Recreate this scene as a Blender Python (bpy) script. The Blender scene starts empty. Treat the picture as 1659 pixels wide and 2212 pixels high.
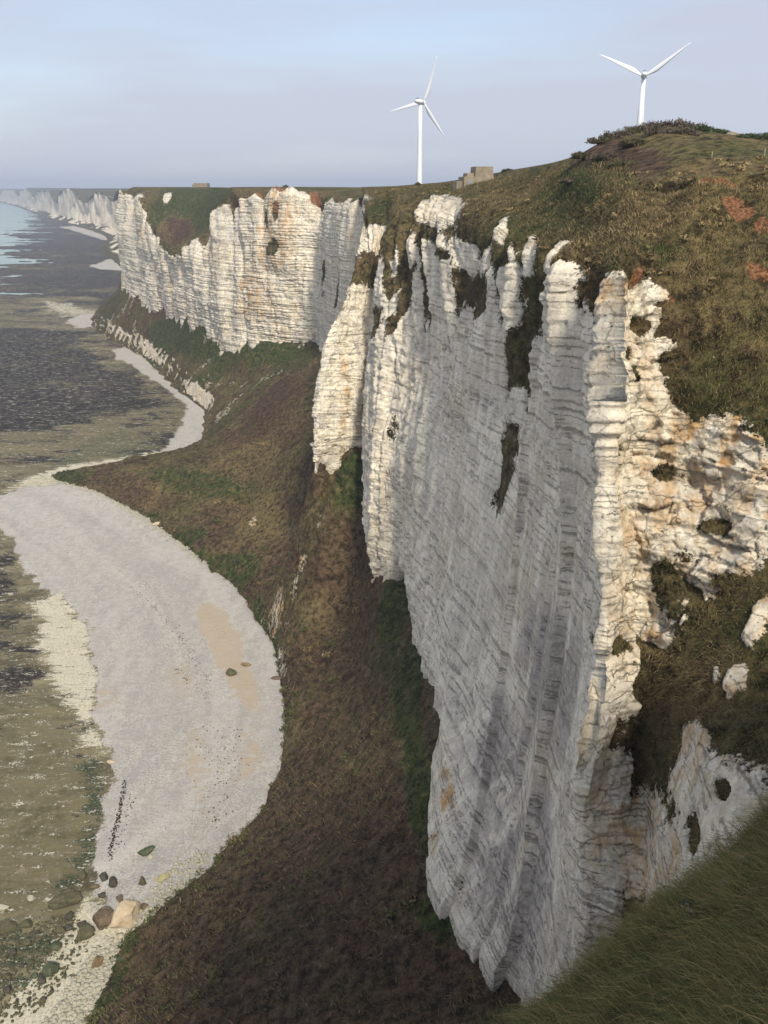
import bpy, bmesh, math, random
import numpy as np
from mathutils import Vector, Matrix

random.seed(7)
rng = np.random.default_rng(11)
scene = bpy.context.scene
COL = scene.collection
R = math.radians

# ------------------------------------------------------------------ camera, sky, sun, exposure
CAM_H = 100.0                       # metres above the foreshore
PITCH = R(20.7)
FOC = 1843.0                        # focal length in units of a 1659 x 2212 frame
cam_d = bpy.data.cameras.new('camera')
cam_d.sensor_fit = 'VERTICAL'
cam_d.sensor_height = 24.0
cam_d.lens = 24.0 * FOC / 2212.0
cam_d.clip_start = 0.1
cam_d.clip_end = 60000
cam = bpy.data.objects.new('camera', cam_d)
cam.location = (0, 0, CAM_H)
cam.rotation_euler = (math.pi / 2 - PITCH, 0, 0)
COL.objects.link(cam)
scene.camera = cam

SUN_EL = R(43.0)
SUN_AZ = (0.27, -0.96)              # horizontal direction towards the sun: behind the camera, to the right
_l = math.hypot(*SUN_AZ)
SUN_V = Vector((SUN_AZ[0] / _l * math.cos(SUN_EL), SUN_AZ[1] / _l * math.cos(SUN_EL), math.sin(SUN_EL)))
sun_d = bpy.data.lights.new('sun', 'SUN')
sun_d.energy = 2.6
sun_d.angle = R(7.0)
sun_d.color = (1.0, 0.93, 0.80)
sun = bpy.data.objects.new('sun', sun_d)
sun.rotation_euler = SUN_V.to_track_quat('Z', 'Y').to_euler()
sun.location = (200, -300, 400)
COL.objects.link(sun)

world = bpy.data.worlds.new('World')
scene.world = world
world.use_nodes = True
wt = world.node_tree
for n in list(wt.nodes):
    wt.nodes.remove(n)
w_out = wt.nodes.new('ShaderNodeOutputWorld')
w_bg = wt.nodes.new('ShaderNodeBackground')
w_sky = wt.nodes.new('ShaderNodeTexSky')
w_sky.sky_type = 'NISHITA'
w_sky.sun_disc = False
w_sky.sun_elevation = SUN_EL
w_sky.sun_rotation = math.atan2(SUN_AZ[0], SUN_AZ[1])
w_sky.altitude = 100
w_sky.air_density = 1.0
w_sky.dust_density = 1.2
w_sky.ozone_density = 1.5
w_tc = wt.nodes.new('ShaderNodeTexCoord')
w_map = wt.nodes.new('ShaderNodeMapping')
w_map.inputs['Scale'].default_value = (0.8, 0.8, 6.0)
w_nz = wt.nodes.new('ShaderNodeTexNoise')
w_nz.inputs['Scale'].default_value = 1.6
w_nz.inputs['Detail'].default_value = 5
w_nz.inputs['Roughness'].default_value = 0.5
w_ramp = wt.nodes.new('ShaderNodeMapRange')
w_ramp.inputs['From Min'].default_value = 0.42
w_ramp.inputs['From Max'].default_value = 0.60
w_ramp.inputs['To Min'].default_value = 0.52
w_ramp.inputs['To Max'].default_value = 0.92
w_mix = wt.nodes.new('ShaderNodeMix')
w_mix.data_type = 'RGBA'
w_mix.inputs[7].default_value = (3.3, 3.48, 4.1, 1)      # thin high veil of cloud
wt.links.new(w_tc.outputs['Generated'], w_map.inputs['Vector'])
wt.links.new(w_map.outputs['Vector'], w_nz.inputs['Vector'])
wt.links.new(w_nz.outputs['Fac'], w_ramp.inputs['Value'])
wt.links.new(w_ramp.outputs['Result'], w_mix.inputs[0])
wt.links.new(w_sky.outputs['Color'], w_mix.inputs[6])
wt.links.new(w_mix.outputs[2], w_bg.inputs['Color'])
w_bg.inputs['Strength'].default_value = 0.112
wt.links.new(w_bg.outputs['Background'], w_out.inputs['Surface'])

vs = scene.view_settings
vs.view_transform = 'Standard'
vs.look = 'None'
vs.exposure = 0.7
vs.gamma = 1.0
vs.use_curve_mapping = False
scene.cycles.volume_max_steps = 64
scene.cycles.max_bounces = 5
scene.cycles.diffuse_bounces = 3
scene.cycles.volume_bounces = 0
scene.cycles.use_denoising = True

# ------------------------------------------------------------------ helpers
CP, SP = math.cos(PITCH), math.sin(PITCH)

def ray(px, py):
    yc = (1106.0 - py) / FOC
    return ((px - 829.5) / FOC, CP + yc * SP, -SP + yc * CP)

def at(px, py, Y):
    """surveyed point at forward distance Y"""
    d = ray(px, py)
    t = Y / d[1]
    return (d[0] * t, Y, CAM_H + d[2] * t)

def gp(px, py, z=0.0):
    """surveyed point on the level foreshore"""
    d = ray(px, py)
    t = (z - CAM_H) / d[2]
    return (d[0] * t, d[1] * t)

_perm = rng.permutation(256).astype(np.int64)
_perm = np.concatenate([_perm, _perm, _perm])
_val = rng.uniform(-1, 1, 256)

def vn3(x, y, z):
    xi = np.floor(x); yi = np.floor(y); zi = np.floor(z)
    fx = x - xi; fy = y - yi; fz = z - zi
    xi = xi.astype(np.int64) & 255; yi = yi.astype(np.int64) & 255; zi = zi.astype(np.int64) & 255
    u = fx * fx * (3 - 2 * fx); v = fy * fy * (3 - 2 * fy); w = fz * fz * (3 - 2 * fz)
    def h(a, b, c):
        return _val[_perm[_perm[_perm[a & 255] + (b & 255)] + (c & 255)]]
    x1 = xi + 1; y1 = yi + 1; z1 = zi + 1
    a = h(xi, yi, zi); b = h(x1, yi, zi); c = h(xi, y1, zi); d = h(x1, y1, zi)
    e = h(xi, yi, z1); f = h(x1, yi, z1); g = h(xi, y1, z1); k = h(x1, y1, z1)
    p = a + (b - a) * u; q = c + (d - c) * u
    r = e + (f - e) * u; s = g + (k - g) * u
    m = p + (q - p) * v; n = r + (s - r) * v
    return m + (n - m) * w

def vn2(x, y):
    xi = np.floor(x); yi = np.floor(y)
    fx = x - xi; fy = y - yi
    xi = xi.astype(np.int64) & 255; yi = yi.astype(np.int64) & 255
    u = fx * fx * (3 - 2 * fx); v = fy * fy * (3 - 2 * fy)
    def h(a, b):
        return _val[_perm[_perm[a & 255] + (b & 255)]]
    a = h(xi, yi); b = h(xi + 1, yi); c = h(xi, yi + 1); d = h(xi + 1, yi + 1)
    p = a + (b - a) * u; q = c + (d - c) * u
    return p + (q - p) * v

def fb3(x, y, z, o=4, g=0.5):
    s = 0; a = 1.0; t = 0
    for i in range(o):
        s = s + a * vn3(x + 17.3 * i, y - 9.1 * i, z + 5.7 * i); t += a
        a *= g; x = x * 2.03; y = y * 2.03; z = z * 2.03
    return s / t

def fb2(x, y, o=4, g=0.5):
    s = 0; a = 1.0; t = 0
    for i in range(o):
        s = s + a * vn2(x + 17.3 * i, y - 9.1 * i); t += a
        a *= g; x = x * 2.03; y = y * 2.03
    return s / t

def ss(x, a, b):
    t = np.clip((x - a) / (b - a), 0, 1)
    return t * t * (3 - 2 * t)

def pchip(xk, yk, x):
    """monotone cubic through knots; yk (n, ...) , x (m,) -> (m, ...)"""
    xk = np.asarray(xk, float); yk = np.asarray(yk, float)
    h = np.diff(xk)
    hh = h.reshape((-1,) + (1,) * (yk.ndim - 1))
    dl = np.diff(yk, axis=0) / hh
    m = np.zeros_like(yk)
    w1 = 2 * hh[1:] + hh[:-1]; w2 = hh[1:] + 2 * hh[:-1]
    same = dl[:-1] * dl[1:] > 0
    with np.errstate(divide='ignore', invalid='ignore'):
        mm = (w1 + w2) / (w1 / dl[:-1] + w2 / dl[1:])
    m[1:-1] = np.where(same, mm, 0)
    m[0] = dl[0]; m[-1] = dl[-1]
    i = np.clip(np.searchsorted(xk, x, side='right') - 1, 0, len(xk) - 2)
    t = ((x - xk[i]) / h[i]).reshape((-1,) + (1,) * (yk.ndim - 1))
    H = h[i].reshape(t.shape)
    return ((1 + 2 * t) * (1 - t) ** 2 * yk[i] + t * (1 - t) ** 2 * H * m[i]
            + t * t * (3 - 2 * t) * yk[i + 1] + t * t * (t - 1) * H * m[i + 1])

def mesh_obj(name, V, F, mat, parent=None, smooth=True, attrs=None, kind=None, label=None, cat=None, group=None):
    me = bpy.data.meshes.new(name)
    V = np.asarray(V, np.float32).reshape(-1, 3)
    F = np.asarray(F, np.int32)
    k = F.shape[1]
    me.vertices.add(len(V)); me.vertices.foreach_set('co', V.ravel())
    me.loops.add(F.size); me.loops.foreach_set('vertex_index', F.ravel())
    me.polygons.add(len(F))
    me.polygons.foreach_set('loop_start', np.arange(0, F.size, k, dtype=np.int32))
    if smooth:
        me.polygons.foreach_set('use_smooth', np.ones(len(F), bool))
    me.update(calc_edges=True)
    if attrs:
        for an, av in attrs.items():
            a = me.attributes.new(an, 'FLOAT', 'POINT')
            a.data.foreach_set('value', np.asarray(av, np.float32).ravel())
    me.materials.append(mat)
    o = bpy.data.objects.new(name, me)
    COL.objects.link(o)
    if parent is not None:
        o.parent = parent
    tag(o, label, cat, group, kind)
    return o

def tag(o, label=None, cat=None, group=None, kind=None):
    if label: o['label'] = label
    if cat: o['category'] = cat
    if group: o['group'] = group
    if kind: o['kind'] = kind
    return o

def empty(name, loc, rz=0.0, label=None, cat=None, group=None):
    o = bpy.data.objects.new(name, None)
    o.location = loc
    o.rotation_euler = (0, 0, rz)
    o.empty_display_size = 0.5
    COL.objects.link(o)
    return tag(o, label, cat, group)

def grid_faces(nr, nc, r0=0, r1=None, c0=0, c1=None):
    i = np.arange(nr * nc).reshape(nr, nc)
    q = np.stack([i[:-1, :-1], i[1:, :-1], i[1:, 1:], i[:-1, 1:]], -1).reshape(-1, 4)
    return q

def bm_obj(name, bm, mat, parent=None, smooth=False, **kw):
    me = bpy.data.meshes.new(name)
    bm.normal_update()
    bm.to_mesh(me); bm.free()
    if smooth:
        for p in me.polygons: p.use_smooth = True
    me.materials.append(mat)
    o = bpy.data.objects.new(name, me)
    COL.objects.link(o)
    if parent is not None: o.parent = parent
    return tag(o, **kw)

# ------------------------------------------------------------------ materials
class NT:
    def __init__(self, name, rough=0.9, spec=0.2):
        self.m = bpy.data.materials.new(name)
        self.m.use_nodes = True
        self.t = self.m.node_tree
        self.b = self.t.nodes['Principled BSDF']
        self.b.inputs['Roughness'].default_value = rough
        self.b.inputs['Specular IOR Level'].default_value = spec
        self.geo = None
    def n(self, typ, **kw):
        nd = self.t.nodes.new(typ)
        for k, v in kw.items():
            setattr(nd, k, v)
        return nd
    def link(self, a, b):
        self.t.links.new(a, b)
    def pos(self, scale=(1, 1, 1)):
        if self.geo is None:
            self.geo = self.n('ShaderNodeTexCoord')
        mp = self.n('ShaderNodeMapping')
        mp.inputs['Scale'].default_value = scale
        self.link(self.geo.outputs['Object'], mp.inputs['Vector'])
        return mp.outputs['Vector']
    def noise(self, scale, detail=4, rough=0.55, stretch=(1, 1, 1), dist=0.0):
        nz = self.n('ShaderNodeTexNoise')
        nz.inputs['Scale'].default_value = scale
        nz.inputs['Detail'].default_value = detail
        nz.inputs['Roughness'].default_value = rough
        nz.inputs['Distortion'].default_value = dist
        self.link(self.pos(stretch), nz.inputs['Vector'])
        return nz.outputs['Fac']
    def voro(self, scale, stretch=(1, 1, 1), feature='F1', out='Distance', rnd=1.0):
        v = self.n('ShaderNodeTexVoronoi', feature=feature)
        v.inputs['Scale'].default_value = scale
        v.inputs['Randomness'].default_value = rnd
        self.link(self.pos(stretch), v.inputs['Vector'])
        return v.outputs[out]
    def attr(self, name):
        a = self.n('ShaderNodeAttribute', attribute_name=name)
        return a.outputs['Fac']
    def mr(self, v, a, b, c=0.0, d=1.0):
        r = self.n('ShaderNodeMapRange')
        r.inputs['From Min'].default_value = a; r.inputs['From Max'].default_value = b
        r.inputs['To Min'].default_value = c; r.inputs['To Max'].default_value = d
        self.link(v, r.inputs['Value'])
        return r.outputs['Result']
    def mathn(self, op, a, b=None):
        m = self.n('ShaderNodeMath', operation=op)
        for i, v in enumerate((a, b)):
            if v is None: continue
            if isinstance(v, (int, float)): m.inputs[i].default_value = v
            else: self.link(v, m.inputs[i])
        return m.outputs[0]
    def mix(self, f, a, b, blend='MIX'):
        m = self.n('ShaderNodeMix', data_type='RGBA', blend_type=blend)
        for i, v in ((0, f), (6, a), (7, b)):
            if isinstance(v, tuple): m.inputs[i].default_value = v if len(v) == 4 else v + (1,)
            elif isinstance(v, (int, float)): m.inputs[i].default_value = v
            else: self.link(v, m.inputs[i])
        return m.outputs[2]
    def color(self, c):
        if isinstance(c, tuple): self.b.inputs['Base Color'].default_value = c + (1,)
        else: self.link(c, self.b.inputs['Base Color'])
    def bump(self, h, dist=0.1, strength=1.0):
        bp = self.n('ShaderNodeBump')
        bp.inputs['Distance'].default_value = dist
        bp.inputs['Strength'].default_value = strength
        self.link(h, bp.inputs['Height'])
        if self.b.inputs['Normal'].is_linked:
            self.link(self.b.inputs['Normal'].links[0].from_socket, bp.inputs['Normal'])
        self.link(bp.outputs['Normal'], self.b.inputs['Normal'])

def mat_terrain():
    M = NT('chalk_and_turf', 0.92, 0.12)
    rock, green, ochre, soil, grey, dry, bed = (M.attr(k) for k in ('rock', 'green', 'ochre', 'soil', 'grey', 'dry', 'bed'))
    # chalk
    n1 = M.noise(0.30, 6, 0.68)
    n2 = M.noise(1.5, 7, 0.74)
    n3 = M.noise(4.0, 5, 0.74)
    patch = M.noise(0.20, 7, 0.70, (1, 1, 0.55), 0.4)
    streak = M.noise(1.0, 7, 0.70, (1, 1, 0.08))
    bz_ = M.attr('bedz')
    wz = M.mathn('ADD', bz_, M.mr(n2, 0.3, 0.7, -0.16, 0.16))
    def bedline(scale, off, wdt):
        nz = M.n('ShaderNodeTexNoise', noise_dimensions='1D')
        nz.inputs['Scale'].default_value = scale; nz.inputs['Detail'].default_value = 1.5
        M.link(M.mathn('ADD', wz, off), nz.inputs['W'])
        return M.mr(M.mathn('ABSOLUTE', M.mathn('SUBTRACT', nz.outputs['Fac'], 0.5)), 0.0, wdt, 1.0, 0.0)
    brkA = M.mr(M.noise(0.5, 5, 0.7), 0.42, 0.52)
    brkB = M.mr(M.noise(0.7, 5, 0.7), 0.50, 0.60)
    lines = M.mathn('MAXIMUM', M.mathn('MULTIPLY', bedline(0.55, 3.0, 0.022), brkA), M.mathn('MULTIPLY', bedline(1.3, 40.0, 0.03), brkB))
    lines = M.mathn('MAXIMUM', lines, M.mathn('MULTIPLY', bed, M.mathn('MULTIPLY', brkA, 0.7)))
    vc = M.n('ShaderNodeTexVoronoi', feature='DISTANCE_TO_EDGE')
    vc.inputs['Scale'].default_value = 0.42
    vm = M.n('ShaderNodeVectorMath', operation='ADD')
    nzv = M.n('ShaderNodeTexNoise'); nzv.inputs['Scale'].default_value = 1.2; nzv.inputs['Detail'].default_value = 4
    M.link(M.pos((1, 1, 1)), nzv.inputs['Vector'])
    M.link(M.pos((1, 1, 1.5)), vm.inputs[0]); M.link(nzv.outputs['Color'], vm.inputs[1]); M.link(vm.outputs[0], vc.inputs['Vector'])
    crack = M.mathn('MULTIPLY', M.mr(vc.outputs['Distance'], 0.0, 0.045, 1.0, 0.0), M.mr(M.noise(0.45, 4, 0.6), 0.44, 0.52))
    cream = M.mix(M.mr(n1, 0.42, 0.58), (0.87, 0.775, 0.585), (0.80, 0.745, 0.63))
    cream = M.mix(M.mathn('MULTIPLY', M.mr(streak, 0.50, 0.62), 0.7), cream, (0.52, 0.48, 0.41))
    cream = M.mix(M.mathn('MULTIPLY', M.mr(patch, 0.52, 0.62), 0.6), cream, (0.50, 0.455, 0.38))
    cream = M.mix(M.mathn('MULTIPLY', M.mr(n2, 0.53, 0.62), 0.6), cream, (0.42, 0.35, 0.24))
    cream = M.mix(M.mathn('MULTIPLY', ochre, M.mr(M.noise(0.6, 6, 0.66, (1, 1, 0.45)), 0.44, 0.60)), cream, (0.56, 0.34, 0.14))
    gcol = M.mix(M.mr(patch, 0.43, 0.57), (0.92, 0.82, 0.63), (0.68, 0.60, 0.465))
    gcol = M.mix(M.mathn('MULTIPLY', M.mr(streak, 0.48, 0.60), 0.5), gcol, (0.50, 0.45, 0.37))
    gcol = M.mix(M.mathn('MULTIPLY', M.mr(n2, 0.53, 0.62), 0.45), gcol, (0.88, 0.81, 0.66))
    gcol = M.mix(M.mathn('MULTIPLY', ochre, M.mr(M.noise(0.8, 6, 0.66, (1, 1, 0.3)), 0.48, 0.60)), gcol, (0.46, 0.33, 0.17))
    gcol = M.mix(M.mathn('MULTIPLY', M.mr(grey, 1.0, 2.0), M.mr(M.noise(0.25, 7, 0.70, (1, 1, 0.25)), 0.40, 0.52)), gcol, M.mix(M.mr(n2, 0.44, 0.56), (0.36, 0.315, 0.26), (0.52, 0.46, 0.38)))
    chalk = M.mix(grey, cream, gcol)
    chalk = M.mix(M.mathn('MULTIPLY', M.mr(n3, 0.57, 0.64), 0.5), chalk, (0.26, 0.225, 0.17))
    chalk = M.mix(M.mathn('MULTIPLY', lines, 0.68), chalk, (0.19, 0.165, 0.13))
    chalk = M.mix(M.mathn('MULTIPLY', crack, M.mr(grey, 0.3, 0.9, 0.8, 0.12)), chalk, (0.11, 0.09, 0.06))
    pit = M.mr(M.voro(0.9, (1, 1, 1.8)), 0.0, 0.15, 1.0, 0.0)
    chalk = M.mix(M.mathn('MULTIPLY', pit, M.mr(M.noise(0.4), 0.54, 0.60)), chalk, (0.12, 0.10, 0.07))
    # turf and scrub
    v1 = M.noise(0.13, 6, 0.70)
    v2 = M.noise(0.75, 7, 0.76)
    v3 = M.noise(3.2, 5, 0.75)
    brown = M.mix(M.mr(v2, 0.41, 0.59), (0.028, 0.019, 0.014), (0.128, 0.088, 0.066))
    olive = M.mix(M.mr(v2, 0.41, 0.59), (0.058, 0.049, 0.024), (0.205, 0.170, 0.098))
    straw = M.mix(M.mr(v3, 0.42, 0.60), (0.11, 0.085, 0.040), (0.36, 0.295, 0.155))
    grn = M.mix(M.mr(v2, 0.41, 0.59), (0.016, 0.027, 0.010), (0.080, 0.105, 0.038))
    veg = M.mix(M.mathn('MULTIPLY', M.mr(v1, 0.42, 0.57), M.mr(green, -0.45, 0.15)), brown, olive)
    veg = M.mix(M.mathn('MULTIPLY', dry, M.mr(v2, 0.42, 0.58)), veg, straw)
    veg = M.mix(M.mathn('MULTIPLY', green, M.mr(M.noise(0.4, 6, 0.72), 0.38, 0.50)), veg, grn)
    veg = M.mix(M.mathn('MULTIPLY', M.mr(v3, 0.56, 0.66), 0.45), veg, (0.020, 0.016, 0.010))
    sl = M.mix(M.mr(v3, 0.44, 0.58), (0.13, 0.060, 0.034), (0.34, 0.185, 0.11))
    ms = M.mr(M.mathn('ADD', soil, M.mr(v2, 0.36, 0.64, -0.45, 0.45)), 0.42, 0.56)
    veg = M.mix(ms, veg, sl)
    veg = M.mix(1.0, veg, (0.98, 0.90, 0.76), 'MULTIPLY')
    rk = M.mr(M.mathn('ADD', rock, M.mathn('ADD', M.mr(v3, 0.34, 0.66, -0.28, 0.28), M.mr(v2, 0.36, 0.64, -0.36, 0.36))), 0.45, 0.55)
    M.color(M.mix(rk, veg, chalk))
    hb = M.mix(rk, M.mathn('ADD', M.mathn('MULTIPLY', v2, 2.2), v3), M.mathn('SUBTRACT', M.mathn('ADD', n2, M.mathn('MULTIPLY', n3, 0.6)), M.mathn('MULTIPLY', lines, 0.7)))
    M.bump(hb, 0.28, 0.8)
    return M.m

def mat_ground():
    M = NT('foreshore', 0.85, 0.12)
    peb, sand, tan, weed, chalky, gweed, band = (M.attr(k) for k in ('pebble', 'sand', 'tan', 'weed', 'chalky', 'gweed', 'band'))
    f1 = M.noise(2.6, 7, 0.82)
    f2 = M.noise(0.5, 7, 0.74)
    big = M.noise(0.022, 10, 0.72, (0.75, 1.25, 1), 0.8)
    st = M.noise(0.10, 9, 0.76, (0.6, 1.4, 1), 0.5)
    st2 = M.noise(0.45, 8, 0.76, (0.5, 1.5, 1), 0.3)
    base = M.mix(M.mr(st, 0.43, 0.57), (0.095, 0.082, 0.045), (0.27, 0.235, 0.14))
    base = M.mix(M.mathn('MULTIPLY', M.mr(st2, 0.50, 0.58), 0.85), base, (0.070, 0.064, 0.045))
    tanc = M.mix(M.mr(st, 0.42, 0.58), (0.105, 0.090, 0.046), (0.205, 0.175, 0.095))
    tanc = M.mix(M.mr(f2, 0.42, 0.58), tanc, (0.165, 0.142, 0.084))
    tanc = M.mix(M.mr(st2, 0.58, 0.63), tanc, (0.05, 0.045, 0.035))
    c = M.mix(tan, base, tanc)
    wn = M.mathn('ADD', M.mathn('ADD', M.mathn('MULTIPLY', big, 0.40), M.mathn('MULTIPLY', st, 0.35)), M.mathn('MULTIPLY', st2, 0.25))
    wf = M.mr(M.mathn('ADD', weed, M.mr(wn, 0.42, 0.58, -0.6, 0.6)), 0.42, 0.58)
    wd = M.mix(M.mr(st, 0.43, 0.57), (0.010, 0.008, 0.007), (0.034, 0.028, 0.024))
    wd = M.mix(M.mathn('MULTIPLY', M.mr(st2, 0.55, 0.63), 0.75), wd, (0.22, 0.22, 0.20))
    c = M.mix(wf, c, wd)
    gf = M.mr(M.mathn('ADD', gweed, M.mr(st2, 0.40, 0.60, -0.6, 0.6)), 0.40, 0.60)
    c = M.mix(gf, c, M.mix(M.mr(f1, 0.40, 0.60), (0.025, 0.034, 0.020), (0.10, 0.11, 0.06)))
    ck = M.mix(M.mr(f1, 0.42, 0.58), (0.42, 0.375, 0.26), (0.66, 0.615, 0.48))
    cf = M.mr(M.mathn('ADD', chalky, M.mr(M.mathn('ADD', M.mathn('MULTIPLY', st2, 0.6), M.mathn('MULTIPLY', f1, 0.4)), 0.42, 0.58, -0.6, 0.6)), 0.40, 0.60)
    c = M.mix(cf, c, ck)
    pb = M.mix(M.mr(f1, 0.42, 0.58), (0.275, 0.255, 0.222), (0.57, 0.53, 0.465))
    pb = M.mix(M.mathn('MULTIPLY', M.mr(M.noise(0.07, 7, 0.68, (1.3, 0.6, 1)), 0.44, 0.58), 0.6), pb, (0.44, 0.395, 0.35))
    pb = M.mix(M.mathn('MULTIPLY', M.mr(M.noise(0.20, 7, 0.68, (1.6, 0.4, 1)), 0.50, 0.62), 0.55), pb, (0.315, 0.305, 0.29))
    pb = M.mix(M.mathn('MULTIPLY', M.mr(M.mathn('ADD', band, M.mr(f2, 0.35, 0.65, -0.5, 0.5)), 0.45, 1.0), 0.5), pb, (0.33, 0.315, 0.295))
    pb = M.mix(M.mathn('MULTIPLY', M.mr(M.mathn('ADD', band, M.mr(f2, 0.35, 0.65, -0.5, 0.5)), 0.50, 0.0), 0.5), pb, (0.52, 0.485, 0.435))
    pb = M.mix(M.mr(M.voro(0.9), 0.13, 0.08), pb, (0.60, 0.59, 0.56))
    pf = M.mr(M.mathn('ADD', peb, M.mr(M.mathn('ADD', f1, st2), 0.8, 1.2, -0.45, 0.45)), 0.42, 0.58)
    c = M.mix(pf, c, pb)
    sf = M.mr(M.mathn('ADD', sand, M.mr(M.mathn('ADD', f2, M.mathn('MULTIPLY', f1, 0.5)), 0.60, 0.90, -0.45, 0.45)), 0.2, 0.9)
    c = M.mix(M.mathn('MULTIPLY', sf, 0.85), c, (0.44, 0.355, 0.25))
    M.color(c)
    rg = M.mix(wf, (0.85, 0.85, 0.85), (0.7, 0.7, 0.7))
    rg = M.mix(pf, rg, (0.9, 0.9, 0.9))
    M.link(rg, M.b.inputs['Roughness'])
    M.bump(M.mathn('ADD', f1, M.mathn('MULTIPLY', st2, 1.5)), 0.16, 0.9)
    return M.m

def mat_simple(name, c1, c2, scale=3.0, rough=0.85, spec=0.2, bump=0.0, detail=5, stretch=(1, 1, 1)):
    M = NT(name, rough, spec)
    nz = M.noise(scale, detail, 0.65, stretch)
    M.color(M.mix(M.mr(nz, 0.35, 0.65), c1, c2))
    if bump: M.bump(nz, bump, 0.9)
    return M.m

def mat_blade(name, k=1.0, kb=1.0):
    M = NT(name, 0.75, 0.25)
    t = M.attr('hue')
    c = M.mix(M.mr(t, 0.0, 0.33), (0.032, 0.048, 0.017), (0.105, 0.118, 0.045))
    c = M.mix(M.mr(t, 0.33, 0.66), c, (0.145, 0.105, 0.058))
    c = M.mix(M.mr(t, 0.66, 1.0), c, (0.34, 0.27, 0.15))
    M.color(M.mix(1.0, c, (0.98 * k, 0.93 * k, 0.80 * k * kb), 'MULTIPLY'))
    return M.m

def mat_sea():
    M = NT('sea_water', 0.4, 0.35)
    n = M.noise(0.02, 5, 0.6, (0.5, 1.5, 1))
    c = M.mix(M.mr(n, 0.35, 0.65), (0.25, 0.34, 0.31), (0.36, 0.43, 0.39))
    fo = M.noise(0.03, 6, 0.7, (0.35, 2.0, 1), 0.4)
    c = M.mix(M.mathn('MULTIPLY', M.mr(fo, 0.60, 0.68), 0.8), c, (0.75, 0.76, 0.76))
    M.color(c)
    M.bump(M.noise(0.25, 5, 0.6, (0.6, 1.4, 1)), 0.25, 0.5)
    return M.m

MT = mat_terrain()
MG = mat_ground()
MBLADE = mat_blade('grass_blade')
MBANK = mat_blade('bank_grass_blade', 1.4, 0.82)
MSEA = mat_sea()
MCON = mat_simple('weathered_concrete', (0.20, 0.165, 0.115), (0.32, 0.265, 0.19), 0.9, 0.9, 0.15, 0.03)
MWHITE = mat_simple('turbine_white', (0.76, 0.78, 0.79), (0.80, 0.82, 0.83), 0.2, 0.4, 0.4)
MDGREY = mat_simple('turbine_grey', (0.20, 0.21, 0.22), (0.26, 0.27, 0.28), 0.5, 0.5, 0.4)

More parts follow.
